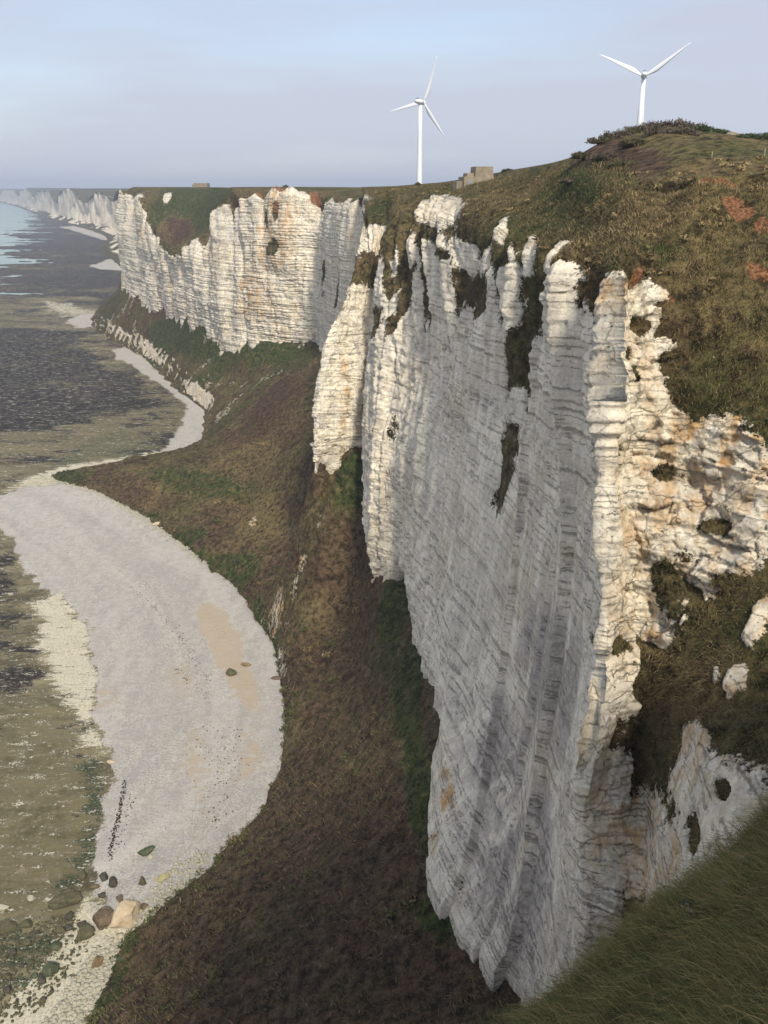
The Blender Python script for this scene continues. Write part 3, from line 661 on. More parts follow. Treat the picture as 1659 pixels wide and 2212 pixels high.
#BLOBS
FIELDS = {'rock': ROCK, 'green': GREEN, 'dry': DRY, 'ochre': OCHRE, 'soil': SOIL, 'grey': GREY, 'bed': BED, 'bedz': zz}
BL = [
 ('rock',0,(16.1,100.9,81.8),(0.63,-4.16,0.48),(0.65,-2.48,7.12)),
 ('rock',0,(14.9,99.7,67.7),(0.70,-3.45,0.78),(1.12,-1.01,6.55)),
 ('rock',0,(-5.0,204.2,81.9),(1.44,-8.06,-0.07),(5.59,-11.39,8.81)),
 ('rock',0,(3.9,171.7,79.5),(1.14,-2.49,-0.13),(3.02,-1.15,8.50)),
 ('rock',0,(-1.7,184.3,73.5),(1.25,-9.38,1.15),(0.71,-1.14,4.01)),
 ('rock',0,(9.8,150.7,89.8),(1.30,-8.72,0.59),(0.04,0.99,1.14)),
 ('rock',0,(13.2,121.1,85.6),(0.53,-3.57,0.11),(0.70,-2.94,3.42)),
 ('rock',0,(15.0,111.5,91.7),(0.79,-5.38,0.40),(0.04,0.67,1.07)),
 ('rock',0,(16.4,100.6,90.0),(0.33,-2.42,0.06),(0.27,-1.12,2.20)),
 ('rock',0,(17.2,84.6,91.1),(-0.16,-6.44,0.67),(0.01,0.29,0.66)),
 ('rock',0,(-17.3,320.2,65.6),(1.86,-7.12,0.46),(1.80,-4.91,6.96)),
 ('rock',0.5,(2.5,161.0,56.5),(1.19,-1.55,0.08),(0.83,0.61,3.07)),
 ('rock',1,(10.0,170.1,96.7),(3.61,-20.89,0.40),(0.63,11.84,2.73)),
 ('rock',1,(11.4,140.5,90.7),(1.15,-7.46,0.49),(0.28,5.02,3.88)),
 ('rock',1,(8.3,157.7,85.2),(1.16,-6.16,0.58),(0.02,2.15,4.61)),
 ('rock',1,(16.1,125.1,95.2),(0.15,-4.58,-0.22),(1.85,6.48,1.56)),
 ('rock',1,(16.6,102.8,93.2),(0.45,-3.16,0.08),(0.61,2.47,2.28)),
 ('rock',1,(17.3,89.9,93.0),(-0.04,-4.51,0.15),(0.39,-1.07,3.24)),
 ('rock',1,(17.0,77.9,92.8),(-0.11,-3.28,0.30),(-0.00,0.37,0.99)),
 ('rock',1,(13.5,123.3,91.0),(0.45,-4.01,0.14),(0.38,0.26,2.41)),
 ('rock',1,(16.9,67.2,94.0),(0.00,-2.09,0.19),(0.11,0.59,0.36)),
 ('rock',1,(-4.7,235.7,96.3),(2.69,-17.34,0.26),(-0.14,8.67,2.35)),
 ('rock',1,(-0.9,207.5,88.2),(2.16,-1.10,0.06),(-0.01,2.20,1.73)),
 ('rock',1,(-5.0,213.5,89.1),(1.77,-11.38,0.33),(0.94,-6.32,4.45)),
 ('rock',1,(1.4,183.4,86.6),(1.10,-3.01,0.03),(0.68,3.41,3.37)),
 ('rock',1,(17.5,62.8,90.9),(1.15,0.73,-0.11),(-0.08,0.85,3.03)),
 ('rock',1,(17.3,61.7,87.0),(1.19,0.88,-0.18),(-0.11,0.49,2.46)),
 ('rock',1,(19.7,64.5,92.9),(1.71,0.23,-0.03),(0.05,0.43,0.68)),
 ('rock',1,(19.8,63.7,91.2),(0.90,0.06,-0.01),(0.00,0.37,0.95)),
 ('rock',1,(20.2,63.1,89.3),(1.39,0.09,0.28),(-0.17,0.22,0.69)),
 ('rock',1,(21.9,60.8,82.4),(3.82,-0.79,0.23),(-0.00,1.02,2.72)),
 ('rock',1,(25.2,58.1,81.4),(2.17,-2.23,0.71),(0.10,1.41,3.02)),
 ('rock',1,(21.0,59.6,78.4),(2.58,-0.97,0.35),(-0.05,0.94,2.95)),
 ('rock',1,(24.3,56.5,76.0),(2.11,-2.43,1.03),(0.10,1.24,2.54)),
 ('rock',1,(26.5,56.0,79.7),(1.58,-0.76,0.28),(0.10,1.23,2.65)),
 ('rock',1,(19.4,60.8,80.9),(1.64,-0.27,0.08),(-0.17,1.18,4.68)),
 ('rock',1,(21.0,61.3,83.3),(1.96,-0.27,0.07),(-0.03,0.53,1.62)),
 ('rock',0,(19.1,63.5,90.7),(0.77,0.09,-0.01),(-0.01,0.26,0.77)),
 ('rock',0,(17.9,62.6,88.7),(0.48,0.25,-0.04),(-0.02,0.10,0.49)),
 ('rock',0,(18.1,62.3,87.3),(0.46,0.19,-0.04),(-0.03,0.15,0.72)),
 ('rock',0,(17.0,60.2,82.0),(0.45,0.40,-0.12),(-0.01,0.09,0.40)),
 ('rock',0,(20.8,60.3,80.3),(0.88,-0.23,0.07),(-0.01,0.23,0.72)),
 ('rock',0,(24.0,57.4,77.1),(0.79,-0.75,0.30),(0.01,0.27,0.61)),
 ('rock',0,(21.4,57.6,73.1),(1.67,-1.42,0.66),(-0.00,0.75,2.00)),
 ('rock',0,(21.5,52.6,66.9),(1.04,-4.71,2.96),(0.61,2.67,2.15)),
 ('rock',0,(22.3,45.2,68.9),(2.25,-1.89,1.30),(1.00,3.04,1.31)),
 ('rock',0,(24.5,53.2,72.9),(0.71,-3.09,0.32),(0.82,0.27,1.73)),
 ('rock',0,(17.7,57.2,67.5),(1.14,0.72,-0.41),(-0.04,0.21,1.00)),
 ('rock',1,(18.4,56.9,64.4),(0.93,0.44,-0.27),(-0.03,0.18,0.80)),
 ('rock',0,(20.4,53.6,61.5),(0.37,-3.74,2.69),(0.27,1.71,2.14)),
 ('rock',1,(20.6,57.4,69.0),(1.27,-2.11,0.55),(0.24,0.05,1.73)),
 ('rock',1,(24.9,50.9,72.8),(0.38,-0.73,0.08),(1.04,1.20,1.56)),
 ('rock',1,(22.9,48.5,70.1),(0.25,-0.84,0.16),(0.72,0.69,0.81)),
 ('rock',1,(22.5,49.8,69.4),(0.05,-0.37,0.16),(0.29,0.51,0.35)),
 ('rock',1,(19.3,59.4,74.0),(0.85,-0.18,0.08),(-0.20,0.74,3.89)),
 ('rock',1,(22.7,56.9,73.6),(1.48,-1.07,-0.62),(0.34,0.13,0.65)),
 ('rock',1,(19.2,41.2,64.8),(0.69,-5.31,4.54),(0.82,2.87,1.48)),
 ('rock',1,(20.2,39.0,66.7),(0.92,-1.26,1.07),(0.68,1.97,0.59)),
 ('rock',1,(20.4,47.4,65.3),(-0.29,-2.85,1.93),(0.61,1.47,1.66)),
 ('rock',1,(19.0,44.7,58.3),(-0.68,-7.34,6.83),(0.63,2.35,0.92)),
 ('rock',1,(19.7,38.5,66.1),(1.12,-1.89,1.66),(0.76,2.22,0.64)),
 ('rock',1,(19.8,44.7,64.8),(-0.64,-5.44,4.29),(0.46,1.87,1.38)),
 ('rock',0,(20.2,41.7,66.6),(0.28,-0.44,0.35),(0.22,0.71,0.30)),
 ('rock',0,(19.1,42.5,62.6),(-0.14,-1.32,1.16),(0.36,1.28,0.59)),
 ('rock',1,(19.7,51.2,53.7),(-0.23,-7.33,6.64),(0.57,3.08,2.89)),
 ('rock',1,(16.6,51.3,51.4),(1.73,-0.33,0.31),(0.38,3.93,6.15)),
 ('rock',1,(16.1,55.5,63.0),(0.66,-0.40,0.27),(-0.09,1.43,4.83)),
 ('soil',0.75,(28.0,71.4,99.0),(0.96,-1.56,-0.54),(0.67,1.17,0.75)),
 ('soil',0.75,(29.0,69.0,98.0),(0.48,-0.52,-0.21),(0.62,1.07,0.72)),
 ('soil',0.75,(29.2,76.2,101.0),(3.11,-0.91,-0.01),(0.33,0.96,0.26)),
 ('soil',0.8,(24.8,73.0,98.8),(0.22,-0.35,0.01),(0.07,0.27,0.17)),
 ('soil',0.75,(27.6,64.7,94.5),(0.80,-0.83,-0.52),(0.48,0.47,0.58)),
 ('soil',0.9,(18.7,65.1,94.0),(0.39,0.17,-0.02),(0.13,0.71,0.66)),
 ('soil',0.7,(18.6,64.0,92.5),(0.35,0.14,-0.02),(0.02,0.36,0.75)),
 ('soil',0.6,(21.5,64.6,92.6),(1.04,0.05,-0.01),(0.03,0.17,0.25)),
 ('soil',0.9,(-46.8,406.4,96.3),(4.57,-3.75,0.04),(-0.30,4.94,6.17)),
 ('soil',0.9,(-30.8,396.6,95.9),(3.84,-2.63,0.03),(-0.58,9.66,5.60)),
 ('soil',0.8,(-32.9,395.3,87.6),(1.07,-0.83,-0.11),(1.23,-0.03,6.85)),
 ('soil',0.7,(-40.7,403.4,97.1),(1.29,-1.11,-0.29),(0.50,4.62,2.94)),
 ('rock',0,(-53.2,409.7,88.1),(2.11,-1.73,0.05),(0.15,0.45,4.36)),
 ('rock',0,(-48.8,404.5,75.7),(2.90,-2.46,-0.53),(1.47,-0.74,4.31)),
 ('rock',0,(-46.1,404.4,91.2),(1.59,-1.24,0.03),(0.13,0.66,4.67)),
 ('rock',1,(-36.3,401.5,97.1),(4.22,-1.55,0.01),(-0.46,6.20,2.83)),
 ('rock',1,(-60.6,416.8,94.1),(7.28,-6.24,0.09),(0.08,0.51,2.79)),
 ('rock',1,(-138.5,581.6,95.6),(3.80,-4.64,-0.91),(-1.52,13.73,3.57)),
 ('rock',1,(-168.3,617.1,91.3),(13.99,-28.30,0.41),(-1.11,6.95,7.60)),
 ('ochre',1,(-47.9,404.6,82.3),(10.38,-8.40,0.37),(0.70,2.18,21.73)),
 ('ochre',0.9,(-62.3,413.9,52.7),(10.16,-9.29,1.06),(0.51,1.23,12.69)),
 ('ochre',1,(17.6,63.6,92.7),(1.60,0.93,-0.11),(0.07,0.97,1.86)),
 ('ochre',1,(24.0,60.1,82.9),(3.21,-2.11,0.60),(0.03,1.02,2.51)),
 ('ochre',0.9,(26.3,56.4,80.3),(1.02,-0.60,0.21),(0.09,1.22,2.67)),
 ('ochre',1,(20.6,57.4,69.0),(1.03,-1.60,0.87),(-0.03,0.40,1.29)),
 ('ochre',1,(19.7,52.9,53.9),(1.44,-0.94,0.82),(0.57,3.04,2.68)),
 ('ochre',0.7,(16.6,50.9,50.8),(0.98,-0.24,0.23),(0.23,2.57,4.28)),
 ('ochre',1.4,(7.6,84.1,31.8),(0.88,-1.25,1.12),(0.01,5.30,0.46)),
 ('ochre',1.2,(5.7,79.4,28.8),(0.68,-1.01,0.91),(0.13,2.60,0.37)),
 ('ochre',1,(-9.2,188.7,57.2),(1.24,0.13,-0.03),(0.07,2.94,12.00)),
 ('grey',0,(7.6,84.1,31.8),(0.78,-1.11,1.00),(0.01,4.99,0.43)),
 ('grey',0.3,(5.7,79.4,28.8),(0.58,-0.87,0.78),(0.12,2.34,0.34)),
 ('grey',0.9,(17.3,89.5,93.0),(-0.07,-6.28,0.22),(0.31,-1.57,3.40)),
 ('grey',0.9,(19.4,43.3,64.1),(-0.53,-5.02,4.16),(0.60,2.45,1.86)),
 ('grey',0.8,(24.9,50.9,72.7),(0.32,-0.61,0.09),(0.88,1.12,1.37)),
 ('green',1,(1.9,141.7,25.6),(3.84,-3.43,1.80),(0.11,12.51,6.04)),
 ('green',1.1,(-4.7,178.9,43.0),(5.93,5.82,-1.86),(-0.09,4.87,3.24)),
 ('green',1,(-38.6,209.7,3.7),(6.26,-0.51,4.00),(-3.88,7.50,1.90)),
 ('green',1.1,(-25.3,172.9,1.1),(3.12,-5.26,3.01),(-1.00,9.50,3.08)),
 ('green',1,(-115.1,296.9,1.5),(8.54,-2.32,0.77),(-1.73,5.31,0.75)),
 ('green',0.9,(-60.8,265.5,10.7),(26.32,-24.41,5.13),(-1.42,10.85,1.41)),
 ('green',1,(-59.9,237.2,2.3),(8.87,-3.07,4.35),(-2.24,5.33,1.34)),
 ('green',1.1,(-99.3,463.8,27.9),(33.17,-61.71,9.63),(1.44,-1.40,15.06)),
 ('green',1.1,(-51.5,397.8,28.2),(24.66,-23.84,4.30),(-0.88,8.89,4.44)),
 ('green',1.4,(-107.1,538.6,90.9),(30.56,-71.03,1.20),(-11.48,62.59,11.94)),
 ('green',1,(21.0,68.5,95.7),(1.78,-0.00,0.00),(0.57,2.24,0.88)),
 ('green',1,(4.4,95.9,27.4),(1.78,-1.49,1.45),(-0.90,14.35,1.08)),
 ('green',-0.6,(-122.1,532.2,76.8),(12.51,-12.71,0.55),(-4.42,22.17,6.88)),
 ('green',-0.6,(-38.9,304.6,26.0),(14.44,-28.12,2.75),(1.94,40.81,7.85)),
 ('green',-0.4,(-12.9,108.2,9.3),(4.80,-4.68,2.99),(1.31,21.65,3.84)),
 ('green',-0.3,(-32.1,101.4,-0.1),(10.88,-6.18,5.97),(-8.92,32.06,-12.11)),
 ('dry',0.6,(-60.8,265.5,10.7),(30.08,-27.89,5.86),(-1.99,15.26,1.99)),
 ('dry',0.8,(-35.9,229.2,11.4),(9.06,-6.82,2.64),(-1.63,13.22,3.48)),
 ('dry',0.7,(-40.2,265.2,19.9),(10.33,-8.75,2.64),(-1.76,14.74,4.95)),
 ('dry',1.1,(24.6,63.1,91.2),(1.89,-1.12,-0.64),(0.58,0.57,1.48)),
 ('dry',0.9,(22.1,69.9,96.3),(1.32,-4.27,-1.15),(1.39,2.54,1.06)),
 ('dry',0.9,(19.7,143.0,98.6),(3.56,-16.01,-0.79),(1.52,9.35,1.60)),
 ('dry',1,(32.5,91.2,102.6),(4.33,-3.39,-0.10),(1.08,3.20,0.53)),
 ('dry',1,(21.1,55.7,67.4),(1.03,-2.65,0.75),(0.45,0.01,2.22)),
 ('dry',0.9,(23.8,54.8,72.4),(1.02,-2.17,0.34),(0.40,0.31,1.23)),
 ('rock',0.55,(-25.0,179.3,8.0),(2.01,-3.80,1.66),(1.37,3.16,7.33)),
 ('rock',0.6,(-37.7,229.0,10.5),(1.20,-1.12,0.14),(0.26,3.56,1.37)),
 ('rock',0.55,(-18.2,176.4,21.1),(0.89,-1.11,0.18),(0.99,0.37,2.63)),
 ('rock',0.5,(-22.3,163.5,3.0),(1.20,-2.87,1.70),(-0.77,7.07,0.47)),
 ('ochre',1.2,(-25.0,179.3,8.0),(4.30,-8.14,3.55),(1.64,3.80,8.80)),
 ('ochre',1.2,(-37.7,229.0,10.5),(2.96,-1.79,0.70),(-0.63,5.00,1.48)),
 ('ochre',1.2,(-18.2,176.4,21.1),(2.35,-2.50,1.12),(-0.07,1.83,2.62)),
 ('dry',-0.6,(30.2,117.8,103.6),(0.87,-23.94,-2.42),(3.65,12.68,2.51)),
 ('green',-0.6,(30.2,117.8,103.6),(0.87,-23.94,-2.42),(3.65,12.68,2.51)),
 ('dry',-0.4,(23.9,112.2,100.4),(-1.06,-17.82,-0.98),(1.47,4.74,1.52)),
 ('grey',2,(14.4,70.9,38.8),(2.55,-6.25,5.39),(1.71,14.02,7.46)),
 ('rock',0,(0.8,216.0,95.3),(3.69,-23.75,0.52),(0.02,8.47,2.97)),
 ('rock',0,(-24.0,360.1,66.3),(2.29,-11.84,0.85),(2.02,-7.50,7.99)),
 ('rock',1,(-9.0,293.4,87.2),(2.64,-11.45,-0.21),(3.75,-12.16,10.10)),
 ('rock',0,(12.4,140.5,93.5),(1.44,-8.26,0.38),(0.13,1.87,0.88)),
 ('rock',0,(8.1,165.2,92.4),(1.11,-5.06,0.23),(0.09,2.32,1.36)),
 ('green',1.2,(1.8,154.7,39.2),(3.48,-5.45,1.47),(1.40,1.66,7.94)),
 ('green',1.1,(3.6,113.6,26.8),(1.89,-3.32,1.93),(1.06,12.76,1.77)),
 ('green',1.1,(-75.9,427.0,28.8),(26.40,-32.58,9.01),(-1.59,3.15,8.50)),
 ('green',1.2,(-126.7,512.6,20.1),(26.76,-43.68,12.40),(-9.03,24.92,6.38)),
 ('green',1.1,(-46.7,218.7,2.3),(6.65,-2.69,4.19),(-2.05,5.28,0.22)),
 ('green',1.2,(-30.6,186.9,2.2),(2.82,-3.42,2.23),(-1.88,7.42,2.39)),
 ('dry',-0.6,(-109.2,533.8,87.1),(33.20,-69.07,1.67),(-9.91,54.26,14.22)),
 ('soil',0.7,(-57.1,416.3,97.3),(1.91,-1.62,0.01),(-0.34,3.09,1.57)),
 ('soil',0.8,(-19.9,363.4,96.2),(3.74,-13.40,0.12),(-0.36,6.83,1.01)),
 ('green',1.3,(-6.5,174.6,38.2),(6.04,-0.45,0.16),(0.03,1.34,5.91)),
 ('green',1.2,(5.5,121.6,28.8),(1.32,-7.65,4.32),(1.05,9.17,5.00)),
 ('green',1.2,(5.8,84.6,28.5),(0.94,-4.48,3.79),(0.72,13.58,-1.66)),
 ('green',1.2,(6.7,70.5,26.8),(1.48,-2.34,3.73),(-1.29,3.28,-0.02)),
 ('green',1.1,(-54.8,226.3,0.2),(5.71,-0.10,2.83),(-1.45,3.29,0.41)),
 ('green',1.1,(-78.6,256.0,-0.1),(8.90,-0.81,3.91),(-1.52,3.35,0.47)),
 ('rock',0.55,(-19.9,175.4,16.3),(0.93,-1.15,0.31),(1.09,1.42,3.81)),
 ('rock',0.5,(-13.3,176.9,31.7),(0.61,-1.07,0.08),(1.62,-0.12,2.91)),
 ('dry',0.8,(21.7,51.6,67.5),(1.22,-4.80,3.02),(0.64,2.33,1.16)),
 ('dry',0.7,(22.7,44.8,69.2),(1.22,-0.98,0.68),(0.62,1.83,0.77)),
 ('green',0.2,(21.5,52.6,66.9),(1.39,-6.28,3.95),(0.55,2.40,1.94)),
 ('grey',2,(16.3,74.4,54.8),(1.02,-10.15,6.17),(0.23,3.69,6.30)),
 ('grey',2,(13.8,80.8,38.7),(2.40,-4.47,3.39),(0.94,8.50,3.74)),
]
#ENDBLOBS
def apply_blobs(S, FIELDS):
    SC = S[::10, ::10]
    for kind, val, c, e1, e2 in BL:
        c = np.array(c); e1 = np.array(e1); e2 = np.array(e2)
        rad = np.linalg.norm(e1) + np.linalg.norm(e2)
        dd_ = ((SC - c) ** 2).sum(-1) < (1.9 * rad + 2) ** 2
        i0 = np.where(dd_.any(1))[0]; j0 = np.where(dd_.any(0))[0]
        if not len(i0) or not len(j0): continue
        sl = (slice(max(i0[0] * 10 - 10, 0), i0[-1] * 10 + 11), slice(max(j0[0] * 10 - 10, 0), j0[-1] * 10 + 11))
        Q = S[sl]
        nn = np.cross(e1, e2); nn /= np.linalg.norm(nn)
        M3 = np.linalg.inv(np.stack([e1, e2, nn * max(0.6 * rad, 2.5)], 1))
        q = (Q - c) @ M3.T
        d = np.sqrt((q ** 2).sum(-1))
        sz = min(np.linalg.norm(e1), np.linalg.norm(e2))
        d = d + 0.50 * fb3(Q[..., 0] / sz, Q[..., 1] / sz, Q[..., 2] / sz, 5, .65)
        m = 1 - ss(d, 0.55, 1.2)
        F_ = FIELDS[kind]
        F_[sl] = F_[sl] * (1 - m) + val * m
apply_blobs(S, FIELDS)
apply_blobs(TS, TF)
disp = disp + 0.45 * (ROCK - 0.5) * (1 - FAR) * (face + right * ss(BB, 3, 3.5)) * 0.8
S = S + N0 * disp[..., None]
Fq = grid_faces(nr, nc)
rowi = np.repeat(np.arange(nr - 1), nc - 1); coli = np.tile(np.arange(nc - 1), nr - 1)
bq = BB[:-1, 0][rowi]; aq = A[:-1][coli]
SV = S.reshape(-1, 3)

def sub(name, sel, kind='structure', label=None):
    f = Fq[sel]
    used = np.unique(f)
    remap = np.full(len(SV), -1, np.int64); remap[used] = np.arange(len(used))
    at_ = {k: v.reshape(-1)[used] for k, v in FIELDS.items()}
    return mesh_obj(name, SV[used], remap[f], MT, attrs=at_, kind=kind, label=label, cat=None, smooth='cliff' not in name or 'top' in name)

near = aq < 14.5
lowr = (bq < 3) & (aq < 3.2)
sub('gully_floor', lowr, label='shaded floor of the grassy gully at right')
sub('chalk_cliff', (((bq >= 3) & (bq < 7)) | ((bq >= 1.9) & (bq < 3) & (aq >= 3.2))) & near, label='near grey and cream chalk cliff face with bedding lines')
sub('clifftop_slope', (bq >= 7) & near, label='rough grass slope and hill above the near cliff')
sub('headland_cliff', (bq >= 1.9) & (bq < 7) & ~near, label='sunlit white fluted chalk headland across the bay')
sub('headland_plateau', (bq >= 7) & ~near, label='grassy plateau on top of the far white headland')
mesh_obj('talus_slope', TS, grid_faces(*TX.shape)[:, ::-1], MT, attrs=TF, kind='structure', label='brown and green scrub covered talus slope below the chalk cliffs')

# ------------------------------------------------------------------ foreshore
ny, nx = 520, 440
yy = 45 * (14000 / 45) ** (np.linspace(0, 1, ny) ** 1.0)
xf = np.linspace(-1.0, 1.0, nx)
GX = -0.30 * yy[:, None] + xf[None, :] * (0.36 * yy[:, None] + 14)
GY = np.broadcast_to(yy[:, None], GX.shape)

def poly_sd(px, py, pts):
    """signed distance, positive inside"""
    pts = np.array(pts, float)
    best = np.full(px.shape, 1e9); inside = np.zeros(px.shape, bool)
    for (x1, y1), (x2, y2) in zip(pts, np.roll(pts, -1, 0)):
        dx, dy = x2 - x1, y2 - y1
        t = np.clip(((px - x1) * dx + (py - y1) * dy) / (dx * dx + dy * dy + 1e-9), 0, 1)
        best = np.minimum(best, np.hypot(px - x1 - t * dx, py - y1 - t * dy))
        c = ((y1 > py) != (y2 > py)) & (px < (x2 - x1) * (py - y1) / (y2 - y1 + 1e-12) + x1)
        inside ^= c
    return np.where(inside, best, -best)

def zone(pix, soft, wob, sc=(9, 9)):
    pts = [gp(*p) for p in pix]
    near_ = GY < max(p[1] for p in pts) * 1.25
    out = np.zeros(GX.shape)
    n = int(near_[:, 0].sum())
    x = GX[:n]; y = GY[:n]
    d = poly_sd(x, y, pts) + wob * fb2(x / sc[0], y / sc[1], 4)
    out[:n] = ss(d, -soft, soft)
    return out
PEB = zone([(-60,1075),(5,1068),(60,1052),(130,1046),(250,1075),(400,1180),(520,1280),(600,1400),(680,1500),(700,1600),(640,1800),(500,1950),(330,2010),(235,1990),(205,1930),(215,1850),(240,1760),(242,1650),(208,1560),(206,1440),(182,1350),(130,1290),(62,1235),(20,1160),(-60,1120)], 1.6, 3.6, (4, 4))
PEB = np.maximum(PEB, zone([(368,960),(395,900),(405,885),(470,880),(480,980),(350,985)], 2, 4))
PEB = np.maximum(PEB, zone([(245,755),(275,750),(330,790),(400,850),(440,880),(420,890),(350,830),(290,795),(250,775)], 2, 4))
PEB = np.maximum(PEB, zone([(140,690),(175,678),(240,678),(240,706),(160,708)], 3, 8))
PEB = np.maximum(PEB, zone([(195,575),(235,560),(275,560),(275,585),(215,582)], 4, 8))
PEB = np.maximum(PEB, zone([(130,490),(180,487),(270,520),(275,530),(215,516)], 8, 14))
SAND = zone([(418,1325),(450,1310),(490,1330),(525,1420),(555,1500),(560,1540),(535,1545),(500,1490),(470,1440)], 1.2, 2.5, (6, 9))
SAND = np.maximum(SAND, 0.65 * zone([(395,1600),(420,1580),(440,1640),(430,1720),(400,1690)], 2, 3, (4, 6)))
SAND = np.maximum(SAND, 0.7 * zone([(540,1570),(570,1590),(560,1660),(545,1710),(520,1700),(525,1620)], 1.5, 2, (4, 6)))
SAND = np.maximum(SAND, 0.5 * zone([(210,1500),(250,1490),(255,1530),(215,1540)], 1.5, 3))
SAND = np.maximum(SAND, 0.5 * zone([(370,1430),(400,1400),(420,1480),(385,1530)], 2, 3))
SAND = np.maximum(SAND, 0.5 * zone([(400,1850),(440,1740),(470,1700),(450,1790),(425,1850)], 1.5, 2))
CHALKY = 1.0 * zone([(75,1290),(130,1285),(185,1350),(210,1440),(210,1560),(225,1620),(190,1600),(150,1520),(110,1440),(85,1360)], 2.5, 5, (12, 4))
CHALKY = np.maximum(CHALKY, 0.85 * zone([(15,1060),(60,1035),(130,1010),(230,995),(430,960),(430,985),(230,1010),(130,1055),(60,1056)], 2, 3))
CHALKY = np.maximum(CHALKY, 0.95 * zone([(-60,2260),(60,2130),(130,2040),(180,1960),(230,1900),(330,1890),(430,1870),(420,1900),(300,2000),(270,2080),(200,2230),(100,2400)], 1.5, 3, (4, 4)))
CHALKY = np.maximum(CHALKY, 0.55 * zone([(90,650),(150,655),(220,675),(160,690),(110,672)], 6, 12))
TAN = zone([(-200,1480),(60,1500),(150,1520),(200,1600),(230,1680),(235,1800),(215,1880),(150,1950),(60,1980),(-200,2010)], 4, 6, (14, 6))
TAN = np.maximum(TAN, 0.85 * zone([(-100,985),(0,940),(150,915),(300,895),(380,880),(390,900),(360,960),(250,990),(110,1020),(0,1040),(-100,1060)], 5, 8, (20, 6)))
WEED = 0.86 * zone([(-250,720),(0,705),(100,700),(180,715),(260,790),(330,840),(380,880),(250,905),(100,920),(0,930),(-250,950)], 8, 22, (50, 14))
WEED = np.maximum(WEED, 0.60 * zone([(-100,1200),(0,1210),(30,1260),(60,1340),(70,1450),(20,1520),(-100,1520)], 4, 8, (18, 5)))
WEED = np.maximum(WEED, 0.62 * zone([(-100,1540),(20,1540),(60,1555),(20,1600),(-100,1600)], 3, 5, (18, 4)))
wf_ = ss(GY, 640, 760) * (0.80 + 0.28 * fb2(GX / 160, GY / 60, 4)); WEED = np.maximum(WEED, wf_)
WEED = WEED * (1 - 0.75 * zone([(-100,650),(60,640),(200,640),(235,680),(200,715),(80,705),(-100,715)], 10, 25, (60, 20)))
WEED = np.maximum(WEED, 0.42 * (1 - PEB) * ss(GY, 250, 330))
GW = 0.95 * zone([(178,1650),(205,1640),(228,1760),(212,1850),(170,1905),(110,1925),(130,1900),(180,1850),(190,1770)], 1.5, 3, (5, 2))
GW = np.maximum(GW, 0.6 * zone([(-80,1990),(60,1990),(130,2000),(150,2060),(60,2120),(-80,2200)], 3, 6, (4, 3)))
GW = np.maximum(GW, 0.5 * zone([(180,960),(260,925),(330,940),(340,970),(150,1010),(60,1020)], 4, 8, (12, 5)))
bpts = [gp(*p) for p in [(-300,1040),(110,1030),(230,1080),(330,1140),(400,1190),(480,1240),(560,1350),(590,1440),(615,1560),(590,1680),(560,1740),(420,1890),(275,2000),(180,2212),(-300,2400)]]
nb_ = int((GY[:, 0] < 330).sum())
dA = np.zeros(GX.shape); dA[:nb_] = poly_sd(GX[:nb_], GY[:nb_], bpts)
dw = dA + 1.8 * fb2(GX / 16, GY / 16, 3)
BAND = np.where(GY < 330, 0.5 + 0.5 * fb2(dw / 3.2, GY / 70, 4, .6) * 1.6, 0.5)
# the platform falls very gently to the sea; the water finds its own ragged edge
sea_line = np.interp(GY, [0, 400, 987, 1357, 2000, 4130, 9000, 14000], [-330, -350, -405, -520, -760, -1560, -3450, -5450])
dsea = GX - sea_line
GZ = -0.15 + np.clip(dsea / 420, -2, 0.25) + 0.34 * fb2(GX / 120, GY / 36, 5, .6) * ss(GY, 300, 600) + 0.10 * fb2(GX / 9, GY / 5, 3) * (1 - PEB)
GZ += PEB * (GY < 330) * (0.30 * fb2(dw / 4.5, GY / 90, 2) + 0.9 * np.exp(-np.maximum(dA, 0) / 9))
GZ += 0.2 * PEB * (1 - ss(GY, 300, 400)) + (1 - PEB) * (1 - ss(GY, 380, 600)) * 0.30 * np.floor(4 * fb2(GX / 15, GY / 6, 4)) / 4 + PEB * 0.25 * fb2(GX / 14, GY / 14, 3)
CHALKY = CHALKY * (1 - PEB * .7)
mesh_obj('foreshore', np.stack([GX, GY, GZ], -1), grid_faces(ny, nx)[:, ::-1], MG, kind='structure', label='rocky foreshore with pale shingle beach and dark weed covered platform',
         attrs={'pebble': PEB, 'sand': SAND, 'tan': TAN, 'weed': WEED, 'chalky': CHALKY, 'gweed': GW, 'band': BAND})
def ground_z(x, y):
    x = np.asarray(x, float); y = np.asarray(y, float)
    i = np.clip(np.round(np.log(y / 45) / np.log(14000 / 45) * (ny - 1)), 0, ny - 1).astype(int)
    yr = yy[i]
    j = np.clip(np.round(((x + 0.30 * yr) / (0.36 * yr + 14) + 1) / 2 * (nx - 1)), 0, nx - 1).astype(int)
    return GZ[i, j]
sx = np.array([[-16000, 600, -0.25], [-16000, 14500, -0.25], [-200, 14500, -0.25], [-200, 600, -0.25]], float)
mesh_obj('sea', sx, [[0, 3, 2, 1]], MSEA, kind='structure', label='pale green sea along the left')

